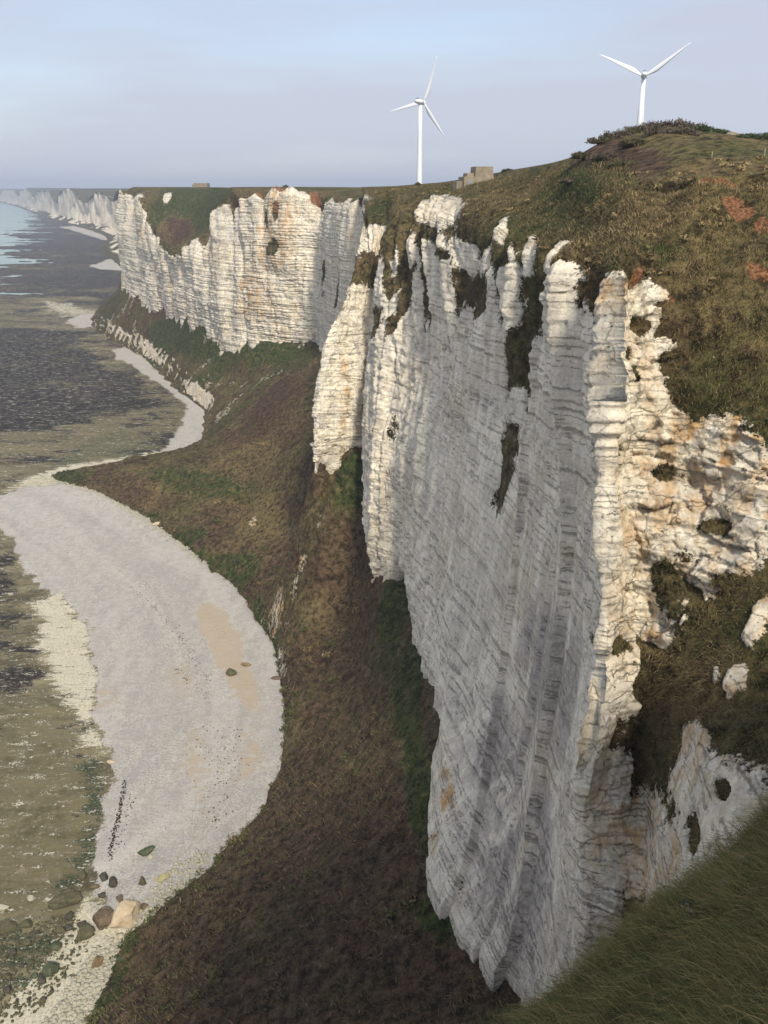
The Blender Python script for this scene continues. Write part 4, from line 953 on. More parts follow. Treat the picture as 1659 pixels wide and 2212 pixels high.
# ------------------------------------------------------------------ distant cliffs
dist_pts = np.array([(-330, 1250), (-470, 1620), (-560, 1950), (-700, 2300), (-1020, 2950), (-1750, 4560), (-2500, 6200), (-3500, 8300), (-4300, 10500)], float)
dd = np.concatenate([[0], np.cumsum(np.linalg.norm(np.diff(dist_pts, axis=0), axis=1))])
us = np.concatenate([np.linspace(0, dd[4], 420), np.linspace(dd[4], dd[-1], 380)[1:]])
line = pchip(dd, dist_pts, us)
tang = np.gradient(line, axis=0); tang /= np.linalg.norm(tang, axis=1, keepdims=True)
outw = np.stack([-tang[:, 1], tang[:, 0]], 1)               # towards the sea
rimz = 97 + 11 * fb2(us / 200, us * 0, 4) + 3 * ss(us, 2500, 5000)
for u0, w0, h0 in ((980, 90, 26), (1500, 140, 34), (2300, 160, 40), (3600, 260, 38), (5200, 350, 42), (7300, 400, 38)):
    rimz -= h0 * np.exp(-((us - u0) / w0) ** 2)
rimz -= 30 * np.exp(-((us - 560) / 150) ** 2)
prof = [(0.0, 42), (0.06, 24), (0.14, 10), (0.16, 6), (0.5, 3), (0.85, 1), (1.0, 0), (1.02, -8), (1.0, -40)]
prof = np.array(prof)
kk = np.concatenate([np.linspace(0, 6, 56), np.linspace(6, 8, 14)[1:]])
pz = np.interp(kk, np.arange(9), prof[:, 0]); po = np.interp(kk, np.arange(9), prof[:, 1])
nd = len(us); nk = len(kk)
U2 = np.broadcast_to(us, (nk, nd)); K2 = np.broadcast_to(kk[:, None], (nk, nd))
tz = pz[:, None] * rimz[None, :]
sp = 1 - np.minimum(np.abs(vn2(U2 / 34 + .3 * vn2(tz / 30, U2 / 40), U2 * 0 + 2)) * 2, 1)
fl = (np.abs(vn2(U2 / 40, tz / 90)) ** .7 * 16 + np.abs(vn2(U2 / 15, tz / 60)) ** .7 * 8 - 10) * ss(K2, 2, 3.2) * (1 - ss(K2, 6.5, 8))
off = po[:, None] + fl + 4 * fb2(U2 / 60, tz / 40, 3)
tz = tz - ss(K2, 4.5, 6) * sp ** 2 * 16 * np.exp(-((U2 - 500) / 700) ** 2)
tz = np.where(K2 > 6.9, tz, tz) + 10 * np.where(K2 > 7.3, 1, 0) * 0
D3 = np.stack([line[None, :, 0] + outw[None, :, 0] * off, line[None, :, 1] + outw[None, :, 1] * off, tz], -1)
drock = (ss(K2, 0.5, 1.0) * ss(fb2(U2 / 70, K2 * .8, 3) + ss(K2, 1.5, 3.1), -.1, .1)) * (1 - ss(K2 + .35 * fb2(U2 / 25, tz / 20, 3), 5.9, 6.1))
da_ = {'rock': drock, 'green': .5 + 0 * drock, 'dry': 0 * drock, 'ochre': .25 + .3 * fb2(U2 / 120, tz / 60, 2), 'soil': 0 * drock, 'grey': .35 + .4 * fb2(U2 / 60, tz / 90, 2), 'bed': 0 * drock}
mesh_obj('distant_cliff', D3, grid_faces(nk, nd), MT, attrs=da_, kind='structure', label='hazy line of white chalk cliffs receding along the far coast')
# land behind the distant cliffs
lk = np.array([0, 30, 90, 250, 700, 2200, 6000.])
hz = np.array([0, 2, 5, 7, 8, 8, 6.])
LP = np.stack([line[None, :, 0] - outw[None, :, 0] * (lk[:, None] - 6), line[None, :, 1] - outw[None, :, 1] * (lk[:, None] - 6),
               (rimz[None, :] - 1.0) * (1 - ss(lk, 40, 500))[:, None] + 99 * ss(lk, 40, 500)[:, None] + hz[:, None] * .5], -1)
one = np.ones(LP.shape[:2])
mesh_obj('far_plateau', LP, grid_faces(len(lk), nd), MT, attrs={'rock': 0 * one, 'green': .9 * one, 'dry': .2 * one, 'ochre': 0 * one, 'soil': 0 * one, 'grey': 0 * one}, kind='structure', label='green farmland plateau behind the distant cliffs')
# plateau behind the cliff tops, out to the horizon
pb_ = S[-1]
ring = [pb_]
for k, (dx, dy, dz) in enumerate(((60, 150, 0), (250, 700, 0), (900, 2500, 0), (2500, 9000, 0))):
    q = pb_.copy(); q[:, 0] += dx * (1 + 0 * q[:, 0]); q[:, 1] += dy; q[:, 2] = 101 + dz - 1.2 * (k == 0); ring.append(q)
ring = np.array(ring)[:, ::6]
one = np.ones(ring.shape[:2])
mesh_obj('plateau', ring, grid_faces(*ring.shape[:2]), MT, attrs={'rock': 0 * one, 'green': .9 * one, 'dry': .3 * one, 'ochre': 0 * one, 'soil': 0 * one, 'grey': 0 * one}, kind='structure', label='level green plateau behind the cliff tops')

# ------------------------------------------------------------------ foreground bank
bx = np.concatenate([np.linspace(-14, -1, 24)[:-1], np.linspace(-1, 12, 140)[:-1], np.linspace(12, 75, 40)])
by = np.concatenate([np.linspace(-110, 0, 36)[:-1], np.linspace(0, 17, 170)[:-1], np.linspace(17, 34, 36)])  # rows behind the camera are unseen clifftop that shades gully and talus
BX, BY = np.meshgrid(bx, by)
def bank_z(x, y):
    pl = 94.5 + 1.176 * x - 1.074 * y
    pl = pl + 3.9 * np.exp(-(np.hypot(x, y) / 3.2) ** 2)
    top = 98.4
    pl = top - np.logaddexp(0, (top - pl) * 1.2) / 1.2          # levels out on the clifftop
    edge = np.where(y < 0, -1.2 - 0.45 * y * (y > -18) + 8.1 * (y <= -18), -1.2)  # unseen edge behind the camera, shaped to shade the talus but not the beach
    pl = pl - 2.2 * np.maximum(edge - x, 0) ** 1.05              # seaward drop
    crest = 11.3 + 0.26 * x + 0.35 * fb2(x / 2.2, x * 0 + 4, 3)
    over = np.maximum(y - crest, 0)
    pl = pl - 2.0 * np.sqrt(over ** 2 + 0.25) + 1.0 - 0.18 * over ** 1.3
    return pl + 0.30 * fb2(x / 2.6, y / 2.6, 3) + 0.10 * fb2(x / .7, y / .7, 3)
BZ = bank_z(BX, BY)
o1 = np.ones(BX.shape)
gfield = 0.55 + 0.8 * fb2(BX / 2.5, BY / 2.5, 3)
mesh_obj('grass_bank', np.stack([BX, BY, BZ], -1), grid_faces(*BX.shape)[:, ::-1], MT, kind='structure', label='steep grassy bank in the lower right foreground',
         attrs={'rock': 0 * o1, 'green': gfield, 'dry': .1 * o1, 'ochre': 0 * o1, 'soil': 0 * o1, 'grey': 0 * o1})

def blades(name, P0, N, H, W, hue, bend, label, mat=None):
    """one tapering bent strip per blade: 2 segments, 3 triangles"""
    n = len(P0)
    ang = rng.uniform(0, 2 * np.pi, n)
    side = np.stack([np.cos(ang), np.sin(ang), 0 * ang], 1)
    up_ = N + rng.normal(0, .22, (n, 3)); up_ /= np.linalg.norm(up_, axis=1, keepdims=True)
    a = P0 - side * W[:, None] / 2; b = P0 + side * W[:, None] / 2
    m = P0 + up_ * (H * .55)[:, None] + bend * (H * .25)[:, None]
    t = P0 + up_ * (H * .72)[:, None] + bend * (H * .95)[:, None]
    V = np.stack([a, b, m - side * W[:, None] * .38, m + side * W[:, None] * .38, t], 1).reshape(-1, 3)
    i = np.arange(n)[:, None] * 5
    F = np.concatenate([i + [0, 1, 3], i + [0, 3, 2], i + [2, 3, 4]], 0)
    return mesh_obj(name, V, F, mat or MBLADE, smooth=False, attrs={'hue': np.repeat(hue, 5)}, kind='stuff', label=label)

nb = 110000
qx = rng.uniform(-0.5, 11.5, nb); qy = rng.uniform(2.5, 15.0, nb)
ok = (qy < 12.6 + .26 * qx) & (qx > 0.1 * qy - 0.6)
qx = qx[ok]; qy = qy[ok]
cl = fb2(qx / .8 + 30, qy / .8, 3)
gq = 0.5 + 0.8 * fb2(qx / 2.5, qy / 2.5, 3)
n_ = len(qx)
hue = np.clip(0.36 - 0.20 * gq + 0.30 * cl + rng.normal(0, .17, n_), 0, 1)
hue = np.where(rng.random(n_) < 0.30, rng.uniform(.6, 1, n_), hue)
Hh = rng.uniform(.10, .46, n_) * (1 + .5 * cl)
bd = np.stack([-0.55 + .35 * fb2(qx / 1.3, qy / 1.3 + 7, 2) + rng.normal(0, .42, n_), 0.25 + .5 * fb2(qx / 1.1 + 5, qy / 1.1, 2) + rng.normal(0, .42, n_), -0.35 + rng.normal(0, .15, n_)], 1)
blades('bank_grass', np.stack([qx, qy, bank_z(qx, qy) - .02], 1), np.tile([[-.45, .4, .8]], (n_, 1)), Hh, rng.uniform(.006, .014, n_), hue, bd, 'long green and straw grass on the foreground bank', MBANK)

# ---- rough grass and scrub over the slopes
def scatter(n, w, SS_, NN_):
    cells = np.linalg.norm(np.cross(SS_[1:, :-1] - SS_[:-1, :-1], SS_[:-1, 1:] - SS_[:-1, :-1]), axis=-1)
    w = (w * cells).ravel(); cs = np.cumsum(w); cs /= cs[-1]
    k = np.searchsorted(cs, rng.random(n)); i, j = np.unravel_index(np.minimum(k, len(w) - 1), cells.shape)
    u = rng.random((n, 1)); v = rng.random((n, 1))
    p = SS_[i, j] + (SS_[i + 1, j] - SS_[i, j]) * u + (SS_[i, j + 1] - SS_[i, j]) * v
    return p, NN_[i, j], i, j
AAc = AA[:-1, :-1]; BBc = BB[:-1, :-1]; DEPc = DEP[:-1, :-1]
Nn = normals(S)
def grass_on(name, n, wf, hmin, hmax, wid, hue0, label, droop=.5, SS_=S, NN_=Nn, FF=FIELDS):
    wf = wf * (FF['rock'][:-1, :-1] < 0.4) * (FF['soil'][:-1, :-1] < .4)
    p, nn, i, j = scatter(n, wf, SS_, NN_)
    cl = fb3(p[:, 0] / 2.2, p[:, 1] / 2.2, p[:, 2] / 2.2, 3)
    hue = np.clip(hue0 + .34 * FF['dry'][i, j] - .22 * FF['green'][i, j] + .34 * cl + rng.normal(0, .20, n), 0, 1)
    Hh = rng.uniform(hmin, hmax, n) * (1 + .6 * cl)
    upv = nn * .5 + np.array([0, 0, .6])
    bd = np.stack([nn[:, 0] * .5 + rng.normal(0, .3, n), nn[:, 1] * .5 + rng.normal(0, .3, n), -droop + rng.normal(0, .2, n)], 1)
    blades(name, p - nn * .05, upv, Hh, rng.uniform(wid * .6, wid * 1.4, n), hue, bd, label)
grass_on('gully_grass', 48000, (1 - ss(AAc, 3.9, 4.6)) * ss(BBc, 2.7, 3) * (1 - ss(BBc, 8.6, 9.2)) * (AAc > .35) / DEPc ** 1.2, .3, .8, .045, .50, 'rough tawny grass on the gully side at right')
grass_on('clifftop_grass', 48000, ss(AAc, 3.5, 4) * ss(BBc, 5.5, 6) * (1 - ss(BBc, 9.8, 10.2)) * (AAc < 14) / DEPc ** 1.2, .3, .85, .08, .40, 'rough olive grass on the slopes above the near cliff')
grass_on('talus_scrub', 62000, (TZ[:-1, :-1] > .15) * (TY[:-1, :-1] < 300) / TY[:-1, :-1] ** .8, .4, 1.2, .09, .46, 'brown and green scrub on the talus slope', .5, TS, TN, TF)

def mounds(name, n, wf, SS_, NN_, FF, r0, r1, hue0, label, leaves=80):
    """low bramble and tussock mounds of small leaf faces: too many to count"""
    wf = wf * (FF['rock'][:-1, :-1] < 0.35) * (FF['soil'][:-1, :-1] < .35)
    p, nn, i, j = scatter(n, wf, SS_, NN_)
    rr = rng.uniform(r0, r1, n)
    hu = np.clip(hue0 + .3 * FF['dry'][i, j] - .3 * FF['green'][i, j] + rng.normal(0, .16, n), 0, 1)
    d = rng.normal(0, 1, (n, leaves, 3)); d /= np.linalg.norm(d, axis=-1, keepdims=True); d[..., 2] = np.abs(d[..., 2])
    q = p[:, None] + d * rr[:, None, None] * rng.uniform(.45, 1.05, (n, leaves, 1)) * np.array([1, 1, .6])
    sz = (.10 + .10 * rr)[:, None, None] * rng.uniform(.6, 1.6, (n, leaves, 1))
    u = rng.normal(0, 1, (n, leaves, 3)); u /= np.linalg.norm(u, axis=-1, keepdims=True)
    w_ = np.cross(u, rng.normal(0, 1, (n, leaves, 3))); w_ /= np.linalg.norm(w_, axis=-1, keepdims=True)
    V = np.stack([q - u * sz, q + w_ * sz * .4, q + u * sz, q - w_ * sz * .4], 2).reshape(-1, 3)
    hue = np.repeat(np.clip(hu[:, None] + rng.normal(0, .10, (n, leaves)), 0, 1).ravel(), 4)
    mesh_obj(name, V, np.arange(len(V)).reshape(-1, 4), MBLADE, smooth=False, attrs={'hue': hue}, kind='stuff', label=label)
mounds('talus_brambles', 520, (TZ[:-1, :-1] > .8) * (TY[:-1, :-1] < 330) * ss(fb2(TX / 15 + 7, TY / 15, 3), -.1, .25)[:-1, :-1] / TY[:-1, :-1], TS, TN, TF, .5, 1.5, .42, 'dark bramble clumps over the talus slope', 70)
mounds('beach_edge_scrub', 420, (TZ[:-1, :-1] > -.2) * (TZ[:-1, :-1] < 1.6) * (TY[:-1, :-1] < 340) * (TY[:-1, :-1] > 70) / TY[:-1, :-1], TS, TN, TF, .25, .9, .16, 'ragged green plants along the upper edge of the beach', 50)
mounds('clifftop_tussocks', 220, ss(BBc, 6.8, 7.2) * (1 - ss(BBc, 9.3, 9.8)) * (AAc < 12) * (AAc > .4) / DEPc, S, Nn, FIELDS, .25, .7, .66, 'low tussocks on the clifftop slope', 45)

# ------------------------------------------------------------------ wind turbines
def tube_rings(rings, seg=20, cap=True):
    """rings: list of (centre, radius) along z -> bmesh"""
    bm = bmesh.new(); prev = None; first = None
    for (cx, cy, cz), r in rings:
        vs_ = [bm.verts.new((cx + r * math.cos(2 * math.pi * k / seg), cy + r * math.sin(2 * math.pi * k / seg), cz)) for k in range(seg)]
        if prev:
            for k in range(seg):
                bm.faces.new((prev[k], prev[(k + 1) % seg], vs_[(k + 1) % seg], vs_[k]))
        else: first = vs_
        prev = vs_
    if cap:
        bm.faces.new(first[::-1]); bm.faces.new(prev)
    return bm

def blade_bm(L):
    """aerofoil blade along +z, leading edge towards +x, with twist and taper"""
    bm = bmesh.new(); prev = None
    prof = [(-0.25, 0), (-0.2, 0.09), (0.05, 0.13), (0.4, 0.08), (0.75, 0.0), (0.4, -0.04), (0.05, -0.09), (-0.2, -0.08)]
    for i in range(15):
        t = i / 14
        ch = 1.1 + (2.3 - 1.1) * min(t / 0.2, 1) if t < 0.2 else 2.3 * (1 - (t - 0.2) / 0.8) ** 0.85 + 0.22
        tw = R(16) * (1 - t) ** 2
        rnd = max(0, 1 - t / 0.16)
        ring_ = []
        for k, (x, y) in enumerate(prof):
            a = 2 * math.pi * k / 8
            xa, ya = x * ch, y * ch
            xr, yr = -0.55 * math.cos(a), 0.55 * math.sin(a)
            xx = xa * (1 - rnd) + xr * rnd; yy_ = ya * (1 - rnd) + yr * rnd
            ring_.append(bm.verts.new((xx * math.cos(tw) - yy_ * math.sin(tw), xx * math.sin(tw) + yy_ * math.cos(tw) - 0.9 * t * t, 0.9 + t * (L - 0.9))))
        if prev:
            for k in range(8):
                bm.faces.new((prev[k], prev[(k + 1) % 8], ring_[(k + 1) % 8], ring_[k]))
        else: bm.faces.new(ring_[::-1])
        prev = ring_
    bm.faces.new(prev)
    return bm

def box_bm(sx, sy, sz, c=(0, 0, 0), bev=0.0):
    bm = bmesh.new()
    bmesh.ops.create_cube(bm, size=1.0, matrix=Matrix.Translation(c) @ Matrix.Diagonal((sx, sy, sz, 1)))
    if bev:
        bmesh.ops.bevel(bm, geom=bm.edges[:], offset=bev, segments=2, affect='EDGES')
    return bm

def turbine(base, hub_z, yaw, ang0, label):
    """yaw: compass turn of the rotor axis (0 = rotor faces away along +y)"""
    t = empty('wind_turbine', base, yaw, label, 'wind turbine', 'wind turbines on the plateau')
    h = hub_z - base[2]
    bm_obj('tower', tube_rings([((0, 0, -3), 1.9), ((0, 0, 0.3), 1.75), ((0, 0, h * 0.33), 1.55), ((0, 0, h * 0.34), 1.54), ((0, 0, h * 0.66), 1.32), ((0, 0, h - 1.3), 1.1)], 24), MWHITE, t, True)
    nb_ = box_bm(2.7, 7.2, 2.8, (0, -1.2, 0.3), 0.45)
    for v in nb_.verts:                       # belly tapers up towards the tail
        if v.co.z < 0 and v.co.y < -2: v.co.z += 0.7
    nac = bm_obj('nacelle', nb_, MWHITE, t, True)
    nac.location = (0, 0, h)
    bm_obj('cooler', box_bm(1.5, 1.0, 0.75, (0, -3.6, 2.05), 0.08), MDGREY, nac)
    bm_obj('weather_mast', box_bm(0.10, 0.10, 1.5, (0.6, -2.6, 2.35)), MDGREY, nac)
    hb = bmesh.new()
    bmesh.ops.create_uvsphere(hb, u_segments=18, v_segments=12, radius=1.35, matrix=Matrix.Translation((0, 3.6, 0.3)) @ Matrix.Diagonal((1, 1.35, 1, 1)))
    hub = bm_obj('hub', hb, MWHITE, t, True)
    hub.location = (0, 0, h)
    for k in range(3):
        b = bm_obj('blade', blade_bm(26.0), MWHITE, t, True)
        b.location = (0, 3.7, h + 0.3)
        # image angle measured from the right, counter-clockwise seen from the camera
        b.rotation_euler = (0, math.pi / 2 - R(ang0 + 120 * k), 0)
    return t
h1 = at(908, 222, 569); h2 = at(1391, 165, 491)
turbine((h1[0], h1[1], 99.6), h1[2], R(-35), 189.3, 'farther white wind turbine standing left of the stepped concrete bunker')
turbine((h2[0], h2[1], 100.5), h2[2], R(-14), 35, 'nearer white wind turbine rising behind the brown scrub hilltop')

# ------------------------------------------------------------------ ground height under things on the slopes
def surf(px, py, Yhint=None):
    """nearest terrain point along the surveyed sight line"""
    d = np.array(ray(px, py)); d = d / np.linalg.norm(d)
    rel = S - np.array([0, 0, CAM_H])
    t = rel @ d
    off = np.linalg.norm(rel - t[..., None] * d, axis=-1) / np.maximum(t, 1)
    if Yhint is not None:
        off = off + 0.02 * np.abs(S[..., 1] - Yhint) / Yhint
    off = off + 1e-6 * t
    k = np.unravel_index(np.argmin(off), off.shape)
    return S[k]
def slope_z(x, y):
    sel = BB[:, 0] > 6.9
    Q = S[sel]
    k = np.argmin((Q[..., 0] - x) ** 2 + (Q[..., 1] - y) ** 2)
    return Q.reshape(-1, 3)[k][2]

# ------------------------------------------------------------------ bunkers
def wedge(name, pts, mat, parent):
    """prism from a closed xy outline (list of (x,y)), z range per piece"""
    outline, z0, z1, taper = pts
    bm = bmesh.new()
    lo_ = [bm.verts.new((x, y, z0)) for x, y in outline]
    cx = sum(p[0] for p in outline) / len(outline); cy = sum(p[1] for p in outline) / len(outline)
    hi_ = [bm.verts.new((cx + (x - cx) * taper, cy + (y - cy) * taper, z1)) for x, y in outline]
    n = len(outline)
    for k in range(n):
        bm.faces.new((lo_[k], lo_[(k + 1) % n], hi_[(k + 1) % n], hi_[k]))
    bm.faces.new(hi_); bm.faces.new(lo_[::-1])
    bmesh.ops.bevel(bm, geom=bm.edges[:], offset=0.06, segments=1, affect='EDGES')
    return bm_obj(name, bm, mat, parent)
bp = at(1028, 384, 176)
bz = slope_z(bp[0], bp[1]) - 1.2
t = empty('concrete_bunker', (bp[0], bp[1], bz), R(10), 'stepped concrete wartime bunker on the skyline right of the farther turbine', 'bunker')
wedge('lower_block', ([(-3.0, -2.2), (3.1, -2.2), (3.1, 2.2), (-3.0, 2.2)], -1.5, 2.3, 0.97), MCON, t)
wedge('upper_block', ([(-0.7, -2.0), (2.9, -2.0), (2.9, 1.9), (-0.7, 1.9)], 2.25, 4.1, 0.94), MCON, t)
wedge('step', ([(-2.2, -1.6), (-0.75, -1.6), (-0.75, 1.5), (-2.2, 1.5)], 2.25, 2.95, 0.95), MCON, t)
wedge('doorway', ([(-2.2, -2.30), (-1.3, -2.30), (-1.3, -2.12), (-2.2, -2.12)], -0.2, 1.7, 1.0), MDGREY, t)
wedge('wing_wall', ([(-4.2, -1.6), (-3.02, -2.0), (-3.02, 1.8), (-4.2, 1.4)], -1.5, 1.5, 0.92), MCON, t)
bp = at(436, 404, 640)
t = empty('concrete_bunker', (bp[0], bp[1], slope_z(bp[0], bp[1]) - 0.4), R(-6), 'low flat concrete bunker on the far headland skyline', 'bunker')
wedge('main_block', ([(-5.0, -3), (5.0, -3), (5.0, 3), (-5.0, 3)], -1.5, 3.0, 0.98), MCON, t)
wedge('end_block', ([(-6.2, -2.4), (-5.02, -2.4), (-5.02, 2.4), (-6.2, 2.4)], -1.5, 2.2, 0.96), MDGREY, t)
wedge('embrasure', ([(3.2, -3.12), (4.3, -3.12), (4.3, -3.0), (3.2, -3.0)], 0.6, 1.5, 1.0), MDGREY, t)
def slab(px, py, Y, sx, sy, sz, rot, label):
    p = at(px, py, Y)
    bm = box_bm(sx, sy, sz, (0, 0, 0), 0.05)
    for v in bm.verts: v.co += Vector(np.random.default_rng(int(px * 7 + py)).normal(0, .05, 3))
    o = bm_obj('concrete_slab', bm, MCON, None, label=label, cat='concrete slab', group='broken bunker slabs on the hilltop')
    o.location = (p[0], p[1], p[2]); o.rotation_euler = rot
    return o
slab(1602, 303, 138, 4.2, 2.6, 0.6, (R(-24), R(14), R(-20)), 'largest tilted concrete slab on the hilltop at right')
slab(1586, 311, 136, 2.8, 0.7, 0.9, (R(-8), R(2), R(6)), 'upright concrete wall stub below the tilted hilltop slab')
slab(1552, 299, 137, 1.3, 0.8, 0.4, (R(-12), R(6), R(12)), 'small pale concrete block left of the hilltop slabs')
slab(1561, 304, 137, 0.9, 0.6, 0.6, (R(-5), R(10), R(30)), 'smallest concrete lump beside the hilltop path')

# ------------------------------------------------------------------ boulders
def mat_rock(name, c1, c2, c3):
    M = NT(name, 0.88, 0.2)
    a = M.noise(1.1, 6, 0.65); b = M.noise(5.0, 4, 0.7)
    c = M.mix(M.mr(a, 0.35, 0.62), c1, c2)
    M.color(M.mix(M.mr(b, 0.55, 0.72), c, c3))
    M.bump(M.mathn('ADD', a, M.mathn('MULTIPLY', b, 0.5)), 0.18, 0.9)
    return M.m
RK = {'olive': mat_rock('weedy_rock', (0.060, 0.058, 0.032), (0.115, 0.105, 0.058), (0.16, 0.145, 0.09)),
      'dark': mat_rock('dark_rock', (0.040, 0.038, 0.030), (0.090, 0.080, 0.058), (0.13, 0.12, 0.09)),
      'green': mat_rock('green_rock', (0.050, 0.062, 0.035), (0.100, 0.115, 0.062), (0.16, 0.16, 0.10)),
      'cream': mat_rock('cream_chalk_rock', (0.48, 0.36, 0.22), (0.52, 0.44, 0.31), (0.40, 0.29, 0.17)),
      'tan': mat_rock('tan_rock', (0.30, 0.22, 0.12), (0.20, 0.145, 0.08), (0.11, 0.085, 0.05)),
      'brown': mat_rock('brown_rock', (0.085, 0.060, 0.038), (0.17, 0.125, 0.08), (0.28, 0.22, 0.15)),
      'yellow': mat_rock('yellow_weed_rock', (0.30, 0.26, 0.12), (0.40, 0.36, 0.20), (0.18, 0.165, 0.09)),
      'pale': mat_rock('pale_rock', (0.36, 0.33, 0.24), (0.45, 0.42, 0.32), (0.24, 0.21, 0.14))}
def rock_mesh(seed, a, b, c, sub_=3, rough=1.0):
    r = np.random.default_rng(seed)
    bm = bmesh.new()
    bmesh.ops.create_icosphere(bm, subdivisions=sub_, radius=1.0)
    V = np.array([v.co[:] for v in bm.verts])
    for k in range(14):                                  # planar facets, as broken rock has
        n = r.normal(0, 1, 3); n /= np.linalg.norm(n)
        dlim = r.uniform(0.42, 0.80)
        dd_ = V @ n
        V = V - np.where(dd_ > dlim, dd_ - dlim, 0)[:, None] * n * 0.85
    o = r.uniform(0, 90, 3)
    V = V * (1 + rough * (0.24 * fb3(V[:, 0] * 1.4 + o[0], V[:, 1] * 1.4 + o[1], V[:, 2] * 1.4 + o[2], 3) + .10 * fb3(V[:, 0] * 4 + o[0], V[:, 1] * 5, V[:, 2] * 5, 2)))[:, None]
    V = V * np.array([a, b, c])
    for v, p in zip(bm.verts, V): v.co = p
    return bm
def boulder(px, py, w, h, mat, label, tilt=0.0, group='boulders at the foot of the slope', name='boulder', z=0.15):
    x, y = gp(px, py, z)
    m = math.hypot(math.hypot(x, y), CAM_H) / FOC / 1.0
    a = w * m / 2; 
    c = max(0.52 * h * m, 0.4 * min(a, h * m)); b = max(0.5 * h * m * 1.05, 0.3 * a)
    o = bm_obj(name, rock_mesh(int(px * 13 + py * 7), a, b, c), RK[mat], None, False, label=label, cat='boulder', group=group)
    o.location = (x, y, float(ground_z(x, y)) + c * 0.48)
    o.rotation_euler = (R(random.uniform(-6, 6)), R(random.uniform(-6, 6)), R(tilt))
    return o
BO = [
 (271,1999,66,62,'cream',12,'largest boulder, cream and tan, against the foot of the dark slope'),
 (224,1995,44,46,'brown',0,'dark brown broken boulder touching the large cream boulder'),
 (187,2021,42,32,'olive',-4,'rounded olive boulder left of the brown broken boulder'),
 (176,1999,22,20,'dark',0,'dark boulder just above the rounded olive boulder'),
 (152,1950,80,30,'olive',14,'long flat olive slab boulder at the edge of the tan platform'),
 (246,1916,28,28,'dark',30,'grey tilted oval boulder on the shingle edge above the cream boulder'),
 (226,1902,20,19,'dark',-20,'small dark boulder topmost of the cluster above the flat slab'),
 (203,1920,23,15,'brown',14,'brown oblong boulder right of the flat slab boulder'),
 (223,1937,19,15,'dark',0,'small dark boulder below the tilted oval boulder'),
 (261,1954,19,16,'brown',20,'small brown boulder just above the large cream boulder'),
 (309,1918,20,21,'olive',0,'lone round olive boulder left of the yellow weedy rock'),
 (353,1909,38,13,'yellow',22,'elongated bright yellow rock on the white rubble'),
 (317,1849,46,22,'green',28,'long mossy green boulder alone on the lower shingle beach'),
 (325,1861,14,10,'pale',0,'small pale rock leaning on the long mossy boulder'),
 (209,2084,26,34,'tan',0,'split brown and tan boulder alone on white gravel'),
 (111,2098,40,32,'green',10,'large smooth green boulder in the weedy boulder field'),
 (119,2046,31,25,'green',-12,'rounded green boulder above the large smooth green one'),
 (125,2012,26,17,'olive',10,'oblong olive boulder left of the rounded olive pair'),
 (149,2005,20,14,'dark',0,'dark boulder between oblong olive boulder and rounded olive boulder'),
 (150,1979,19,17,'dark',30,'dark boulder just below the long flat slab'),
 (179,1894,20,18,'olive',10,'pale olive boulder at the green weed edge above the slab'),
 (146,1931,31,19,'olive',12,'olive boulder resting against the top of the flat slab'),
 (8,1962,26,14,'pale',0,'pale flat boulder on the tan platform at the left edge'),
 (69,1944,19,15,'pale',0,'pale round boulder alone on the tan platform'),
 (57,1998,28,20,'olive',0,'broad olive boulder where the tan platform meets the boulders'),
 (14,2009,38,30,'olive',24,'big olive boulder at the left picture edge'),
 (81,2016,11,9,'dark',0,'very small dark boulder below the broad olive boulder'),
 (93,2162,22,17,'olive',10,'lowest olive boulder, alone on yellow gravel near the bottom edge'),
 (241,2063,26,14,'pale',14,'pale yellow flat rock below the large cream boulder'),
 (260,2078,26,24,'green',0,'dark green boulder half buried under the slope edge'),
 (313,1973,19,15,'brown',10,'brown rock at the slope edge right of the cream boulder'),
 (240,1649,22,9,'cream',6,'cream flat rock at the seaward edge of the shingle'),
 (298,1639,10,7,'pale',30,'small white rock out on the open shingle'),
 (500,1461,44,20,'olive',-24,'long olive boulder lying in the sand patch'),
 (530,1443,28,12,'tan',-16,'broken tan and yellow rock beyond the long sand patch boulder'),
 (596,1476,30,10,'brown',-6,'brown rock spur at the slope foot beside the bluish shingle'),
 (346,1139,32,13,'cream',4,'cream block at the grass edge of the upper beach'),
 (356,1119,10,8,'pale',0,'small white block in the grass above the cream block'),
 (22,1284,14,9,'pale',0,'pale yellow rock alone on the dark weedy platform'),
]
for px, py, w, h, m_, ti, lab in BO:
    boulder(px, py, w, h, m_, lab, ti)
r_ = np.random.default_rng(3)
for k, (px, py, w) in enumerate([(60,2039,23),(30,2059,22),(41,2014,18),(68,2080,19),(89,2118,25),(73,2110,20),(16,2110,22),(14,2142,20),(187,2054,9),(153,2062,9),(46,2088,16),(98,2060,15),(132,2070,14),(24,2088,15),(52,2130,16),(36,2168,14),(112,2140,13),(84,2044,13),(10,2072,18),(62,2160,12),(140,2110,11),(165,2035,12)]):
    boulder(px, py, w * .85, w * r_.uniform(.55, .8), ('olive', 'dark', 'green')[k % 3], 'one of many small weedy boulders packed in the lower left corner', r_.uniform(-40, 40), 'small weedy boulders in the lower left corner')

